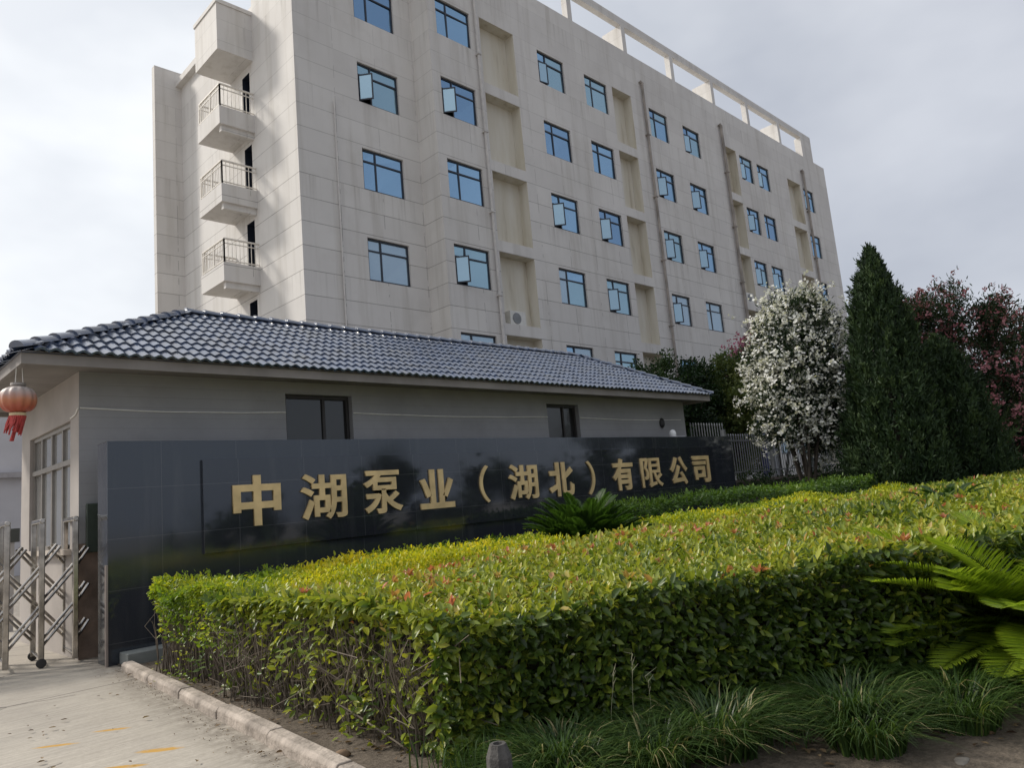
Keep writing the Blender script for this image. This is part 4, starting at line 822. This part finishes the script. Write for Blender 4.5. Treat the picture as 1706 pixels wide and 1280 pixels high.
# conifers: upright sprays on a cone
def conifer(label, x, y, h, r, n, seed, lean=0.0, zb=.3, group=None):
    rs = np.random.RandomState(seed); t = thing('conifer_tree', label, 'tree', (x, y, 0), group); q = MB(); q.tube([(x, y, 0), (x + lean * .5, y, h * .5), (x + lean, y, h * .96)], [.13, .08, .015], 8); q.build('trunk', BARK, t)
    m = n // 46; u = rs.rand(m) ** .8; zc = zb + (h - zb) * (1 - u); ac = rs.uniform(0, 6.283, m); prof = r * (1 - (1 - u) ** 1.75) * (1 + .10 * np.sin(ac * 3 + zc * 1.3) + .08 * np.sin(ac * 7 - zc * 2.6)); ext = rs.uniform(.55, 1.0, m) ** .5; rc = prof * ext
    B = np.stack([x + lean * (zc / h) + np.cos(ac) * rc, y + np.sin(ac) * rc, zc], 1); ln_ = rs.uniform(.22, .60, m) * np.clip(.55 + 2 * u, 0, 1); sp_ = np.clip(.12 + u * 1.6, 0, .42); AX = unit(np.stack([np.cos(ac) * sp_, np.sin(ac) * sp_, np.full(m, 1.0)], 1) + rs.normal(0, .14, (m, 3)))
    k = np.repeat(np.arange(m), 46); n = len(k); t_ = rs.rand(n); az = ac[k]
    P = B[k] + AX[k] * (ln_[k] * t_)[:, None] + rs.normal(0, 1, (n, 3)) * (.075 * (1.05 - t_))[:, None]
    A = AX[k] + rs.normal(0, .42, (n, 3)); N = np.stack([np.cos(az), np.sin(az), np.full(n, .2)], 1) + rs.normal(0, .5, (n, 3)); L = rs.uniform(.07, .17, n); tn = np.clip(np.repeat(rs.normal(.45, .22, m), 46) + rs.normal(0, .1, n), 0, 1)
    leaf_mesh('crown', P, A, N, L, L * .24, tn, CON, t, .1, .05); return t
conifer('tall dark green pointed conifer standing right of the white oleander', 17.05, -3.2, 7.0, 1.15, 100000, 51, .42)
conifer('lower blunt dark conifer between the pointed conifer and the red oleander', 19.3, -3.9, 4.6, 1.3, 60000, 52)
t = thing('oleander_tree', 'red flowering oleander at the right edge beyond the conifers', 'tree', (26.0, -3.8, 0)); trunk_multi(t, 26.0, -3.8, 8, 4.2, 1.4, .08, 7)
C = crown('crown', t, [(26.0, -3.8, 4.4, 2.0, 1.7, 2.4), (28.0, -4.4, 4.2, 1.9, 1.7, 2.2), (24.8, -3.4, 5.9, 1.3, 1.2, 1.3), (26.6, -4.6, 3.0, 1.7, 1.4, 1.8), (30.0, -5.0, 3.6, 1.8, 1.7, 2.0), (25.2, -3.8, 2.3, 1.5, 1.4, 1.6)], 46000, .17, .2, OLE, 61, (.42, .25), .38, .3, 460); blossoms(t, C, 2100, .10, RED, 62)
t = thing('oleander_tree', 'sparse red oleander poking up behind the blunt conifer', 'tree', (24.5, -1.6, 0)); trunk_multi(t, 24.5, -1.6, 6, 4.8, 1.1, .07, 9)
C = crown('crown', t, [(24.5, -1.6, 5.0, 1.3, 1.3, 2.0), (25.8, -1.9, 6.2, 1.1, 1.1, 1.2), (24.0, -1.3, 3.2, 1.3, 1.3, 1.6)], 20000, .17, .2, OLE, 63, (.42, .25), .38, .4, 220); blossoms(t, C, 1000, .105, RED, 64)
# broadleaf trees behind the gatehouse end
OLV = leaf_mat('olive_green_leaf', [(0, (.03, .055, .015)), (.5, (.085, .12, .035)), (1, (.20, .22, .07))], .25, .5, .3)
def broad(label, x, y, h, blobs, seed, n=13000, tone=.45, group=None, mat=BRD):
    t = thing('broadleaf_tree', label, 'tree', (x, y, 0), group); q = MB(); q.tube([(x, y, 0), (x + .05, y, h * .35), (x, y + .1, h * .6)], [.14, .11, .05], 8)
    for k in range(5):
        a = 1.26 * k; q.tube([(x + .03, y, h * .3), (x + math.cos(a) * .5, y + math.sin(a) * .5, h * .5), (x + math.cos(a) * 1.1, y + math.sin(a) * 1.0, h * .72)], [.07, .05, .02], 6)
    q.build('trunk', BARK, t); crown('crown', t, blobs, n, .13, .45, mat, seed, (tone, .22), .34, .2, 200); return t
broad('dark round headed tree behind the right end of the gatehouse roof', 18.4, 4.0, 5.7, [(18.6, 4.0, 4.6, 1.6, 1.3, 1.25), (17.3, 4.0, 4.1, 1.2, 1.1, .9), (19.6, 4.1, 3.4, 1.5, 1.2, 1.6), (18.0, 3.6, 3.0, 1.4, 1.2, 1.3)], 71, 24000, tone=.25)
broad('olive green tree with a flat top left of the white oleander', 21.2, 3.4, 5.9, [(21.2, 3.4, 4.7, 1.5, 1.3, 1.0), (20.3, 3.2, 3.9, 1.2, 1.2, 1.1), (22.2, 3.5, 3.6, 1.3, 1.2, 1.5), (20.6, 3.0, 2.6, 1.3, 1.1, 1.1), (21.5, 3.2, 5.1, 1.2, 1.1, .8)], 73, 26000, tone=.5, mat=OLV)
# low dark shrubs at the foot of the fence
sh = thing('shrub', 'dark low shrubs along the foot of the picket fence', 'shrub', (20, .3, 0)); crown('foliage', sh, [(16.5, .2, 1.0, 1.0, .5, .6), (18.2, .3, 1.0, 1.0, .5, .7), (20.2, .3, .9, 1.2, .5, .8), (22.4, .3, .9, 1.2, .5, .8), (25, 0, 1.0, 1.8, .6, 1.1)], 9000, .1, .4, BRD, 75, (.3, .2), .3, .4, 150)
tr = thing('tree_row', 'dense dark trees filling the far right behind the oleanders', 'trees', (34, 3, 0)); tr['kind'] = 'stuff'
crown('foliage', tr, [(30, 2.5, 2.2, 2.2, 1.4, 2.2), (34, 2.5, 2.4, 2.4, 1.5, 2.4), (38, 2, 2.4, 2.6, 1.6, 2.6), (33, -2, 2.0, 2.0, 1.5, 2.0), (37, -4, 2.2, 2.4, 1.6, 2.4)], 16000, .24, .45, BRD, 77, (.3, .2), .5, .3, 220)

# ---------------------------------------------------------------- grass in front
GR = leaf_mat('grass_blade', [(0, (.02, .045, .012)), (.5, (.05, .095, .022)), (.85, (.14, .19, .045)), (.93, (.30, .27, .13)), (1, (.38, .33, .2))], .3, .4, .4)
def blades(name, base, az, h, reach, wid, tone, parent=None, K=5):
    n = len(base); V = []; hx = np.stack([np.cos(az), np.sin(az), np.zeros(n)], 1); sd = np.stack([-np.sin(az), np.cos(az), np.zeros(n)], 1)
    for k in range(K + 1):
        t = k / K; up = h * (1.35 * t - .75 * t ** 2.4); c = base + hx * (reach * t ** 1.6)[:, None] + np.array([0, 0, 1.0]) * up[:, None]; ww = wid * (1 - t ** 1.8) * .5 + .0004
        V += [c - sd * ww[:, None], c + sd * ww[:, None]]
    V = np.stack(V, 1); m = 2 * (K + 1); V = V.reshape(-1, 3)
    if parent is not None: V = V - np.array(ORG[parent.name])
    k0 = np.arange(n) * m; F = np.stack([np.stack([k0 + 2 * k, k0 + 2 * k + 1, k0 + 2 * k + 3, k0 + 2 * k + 2], 1) for k in range(K)], 1).reshape(-1)
    me = bpy.data.meshes.new(name); me.vertices.add(len(V)); me.vertices.foreach_set('co', V.astype(np.float32).ravel()); nf = n * K
    me.loops.add(4 * nf); me.loops.foreach_set('vertex_index', F.astype(np.int32)); me.polygons.add(nf); me.polygons.foreach_set('loop_start', np.arange(0, 4 * nf, 4, dtype=np.int32))
    at = me.attributes.new('tone', 'FLOAT', 'POINT'); at.data.foreach_set('value', np.repeat(tone, m).astype(np.float32)); me.materials.append(GR); me.update(calc_edges=True); me.validate(); return link(name, me, parent)
rs = np.random.RandomState(90)
def tuft(label, x, y, r, n, h, seed):
    rs = np.random.RandomState(seed); t = thing('grass_clump', label, 'grass clump', (x, y, 0), 'lily turf clumps in front of the hedge'); a = rs.uniform(0, 6.283, n); rr_ = r * .45 * np.sqrt(rs.rand(n))
    b = np.stack([x + np.cos(a) * rr_, y + np.sin(a) * rr_, np.full(n, .01)], 1); az = a + rs.normal(0, .5, n)
    blades('blades', b, az, h * rs.uniform(.6, 1.15, n), r * rs.uniform(.35, 1.1, n), rs.uniform(.006, .012, n), np.where(rs.rand(n) < .045, .95, np.clip(rs.normal(.36, .2, n), 0, .86)), t)
tuft('largest grass clump, at the bottom middle in front of the hedge', 1.0, -7.35, .46, 620, .42, 1)
tuft('grass clump left of the large cycad with long arching blades', 1.75, -7.8, .48, 620, .40, 2)
tuft('grass clump partly under the fronds of the large cycad', 2.45, -8.15, .44, 480, .36, 3)
tuft('grass clump right beside the dark marker post', .3, -6.8, .36, 400, .36, 4)
for i_, (x_, y_, w_) in enumerate(((.62, -7.18, 'dark grass clump left of the largest clump at the bottom edge'), (1.45, -7.98, 'low grass clump in front of the two middle clumps'), (2.05, -8.28, 'grass clump at the edge of the bare soil'), (3.0, -8.75, 'grass clump at the right edge below the cycad'), (.12, -6.98, 'small grass clump in front of the marker post'))): tuft(w_, x_, y_, .42, 420, .34 - .03 * (i_ == 4), 10 + i_)
n = 4200; tt = np.clip(rs.randint(0, 26, n) / 26 + rs.normal(0, .025, n), 0, 1); bx0 = -.0 + 3.4 * tt; by0 = -6.35 - 1.95 * tt + rs.normal(0, .2, n) - .14; b = np.stack([bx0 + rs.normal(0, .1, n), by0, np.full(n, .01)], 1)
gr = blades('grass', b, rs.uniform(0, 6.283, n), rs.uniform(.1, .34, n), rs.uniform(.06, .28, n), rs.uniform(.005, .010, n), np.clip(rs.normal(.35, .2, n), 0, 1)); tag(gr, 'loose grass growing along the foot of the front hedge', 'grass'); gr['kind'] = 'stuff'
# tall seed stalks
st = thing('grass_stalk', 'pale dry seed stalks rising in front of the dark hedge face', 'grass stalk', (.9, -6.95, 0)); q = MB()
for (x, y, h, lx) in ((.78, -6.95, .56, .02), (.66, -6.87, .48, .06), (.9, -7.0, .42, -.04)):
    q.tube([(x, y, 0), (x + lx * .3, y, h * .5), (x + lx, y - .02, h)], [.002, .0016, .001], 4)
    for k in range(3): z = h * (.75 + .08 * k); q.tube([(x + lx * .8, y - .01, z), (x + lx * .8 + rs.normal(0, .015), y - .02, z + .04), (x + lx * .8 + rs.normal(0, .03), y - .03, z + .07)], [.001, .0025, .0008], 4)
q.build('stalk', plain('straw', (.30, .29, .18), .7), st)

# marker post, stones, litter
mp_ = thing('marker_post', 'small dark eight sided concrete marker post at the bottom edge', 'marker post', (-.26, -6.93, 0))
q = MB(); q.lathe((-.26, -6.93, 0), [(.066, 0), (.062, .285), (.040, .345), (.026, .345), (.022, .30)], 8); q.build('shaft', plain('dark_concrete', (.085, .08, .075), .8, 0, .3, 18, .4, .4), mp_)
def stone(name, label, x, y, rx, ry, rz, seed, mat):
    rs = np.random.RandomState(seed); q = MB(); vs = []; fs = []; nu, nv = 12, 7
    for j in range(nv):
        ph_ = -math.pi / 2 + math.pi * j / (nv - 1)
        for i in range(nu):
            th = 6.283 * i / nu; k = 1 + .16 * math.sin(th * 2 + seed) + .12 * math.sin(th * 3 + j) + rs.normal(0, .04); vs.append((x + rx * k * math.cos(ph_) * math.cos(th), y + ry * k * math.cos(ph_) * math.sin(th), max(0.0, rz * .6 + rz * math.sin(ph_))))
    for j in range(nv - 1):
        for i in range(nu): fs.append((j * nu + i, j * nu + (i + 1) % nu, (j + 1) * nu + (i + 1) % nu, (j + 1) * nu + i))
    q.add(vs, fs); o = q.build(name, mat, smooth=True); tag(o, label, 'stone', 'stones lying on the soil'); return o
STN = plain('pale_stone', (.20, .18, .155), .85, 0, .25, 12)
stone('stone', 'flat pale stone on the soil below the large cycad', 1.50, -8.42, .06, .04, .014, 1, STN)
stone('stone', 'pale stone at the bottom right corner of the picture', 1.72, -8.72, .06, .05, .03, 2, STN)
stone('stone', 'brown rounded stone against the kerb under the bare stems', -.22, -5.42, .05, .04, .035, 3, plain('brown_stone_small', (.24, .16, .10), .85))
# fallen leaves
rs = np.random.RandomState(95); n = 420
x = np.concatenate([rs.uniform(-.1, .5, 300), rs.uniform(-1.6, -.3, 26), rs.uniform(.4, 2.4, 94)]); y = np.concatenate([rs.uniform(-6.3, -.5, 300), rs.uniform(-5.2, -1.2, 26), np.zeros(94)]); y[326:] = -6.6 - .72 * x[326:] + rs.normal(-.2, .25, 94)
x[300:307] = -1.0 - rs.rand(7) * .45; y[300:307] = -2.9 + rs.rand(7) * .5
a = rs.uniform(0, 6.28, n); Ls = rs.uniform(.03, .06, n)
LIT = leaf_mat('dry_leaf', [(0, (.05, .03, .02)), (.5, (.14, .09, .05)), (1, (.30, .22, .13))], .1, .7, .2)
lf = leaf_mesh('leaf_litter', np.stack([x, y, np.full(n, .022)], 1), np.stack([np.cos(a), np.sin(a), rs.uniform(0, .35, n)], 1), np.stack([rs.normal(0, .3, n), rs.normal(0, .3, n), np.ones(n)], 1), Ls, Ls * .5, rs.rand(n), LIT)
tag(lf, 'dry fallen leaves scattered on soil and pavement', 'leaf litter'); lf['kind'] = 'stuff'

# trees across the road: seen as dark shapes mirrored in the polished sign
tr = thing('roadside_trees', 'dark trees across the road mirrored in the polished sign wall', 'trees', (24, -27, 0)); tr['kind'] = 'stuff'
crown('foliage', tr, [(13, -26, .8, 3.0, 2, .9), (17.5, -26, 1.5, 2.2, 2, 1.5), (22.5, -27, 2.2, 1.8, 2, 2.3), (27, -26, 1.2, 3.0, 2, 1.1), (31, -27, 1.8, 2.2, 2, 1.8), (37, -27, 1.6, 3, 2, 1.5), (46, -27, 4.5, 4.5, 2.6, 4.8), (56, -27, 6.0, 6, 3, 6.2), (68, -28, 6.5, 7, 3, 6.6)], 26000, .5, .5, BRD, 79, (.4, .2), .8, .2, 360)

rs = np.random.RandomState(97); n = 300; yk = rs.uniform(-5.8, -.4, n); xk = .02 + .1 * (yk + .4) - rs.exponential(.07, n) - .005; a = rs.uniform(0, 6.28, n); Ls = rs.uniform(.004, .014, n)
gv = leaf_mesh('gravel', np.stack([xk, yk, np.full(n, .006)], 1), np.stack([np.cos(a), np.sin(a), rs.uniform(0, .8, n)], 1), np.stack([rs.normal(0, .5, n), rs.normal(0, .5, n), np.ones(n)], 1), Ls, Ls * .7, rs.rand(n), LIT, None, .5, .3)
tag(gv, 'crumbs of grit and dry leaf swept against the kerb', 'grit'); gv['kind'] = 'stuff'
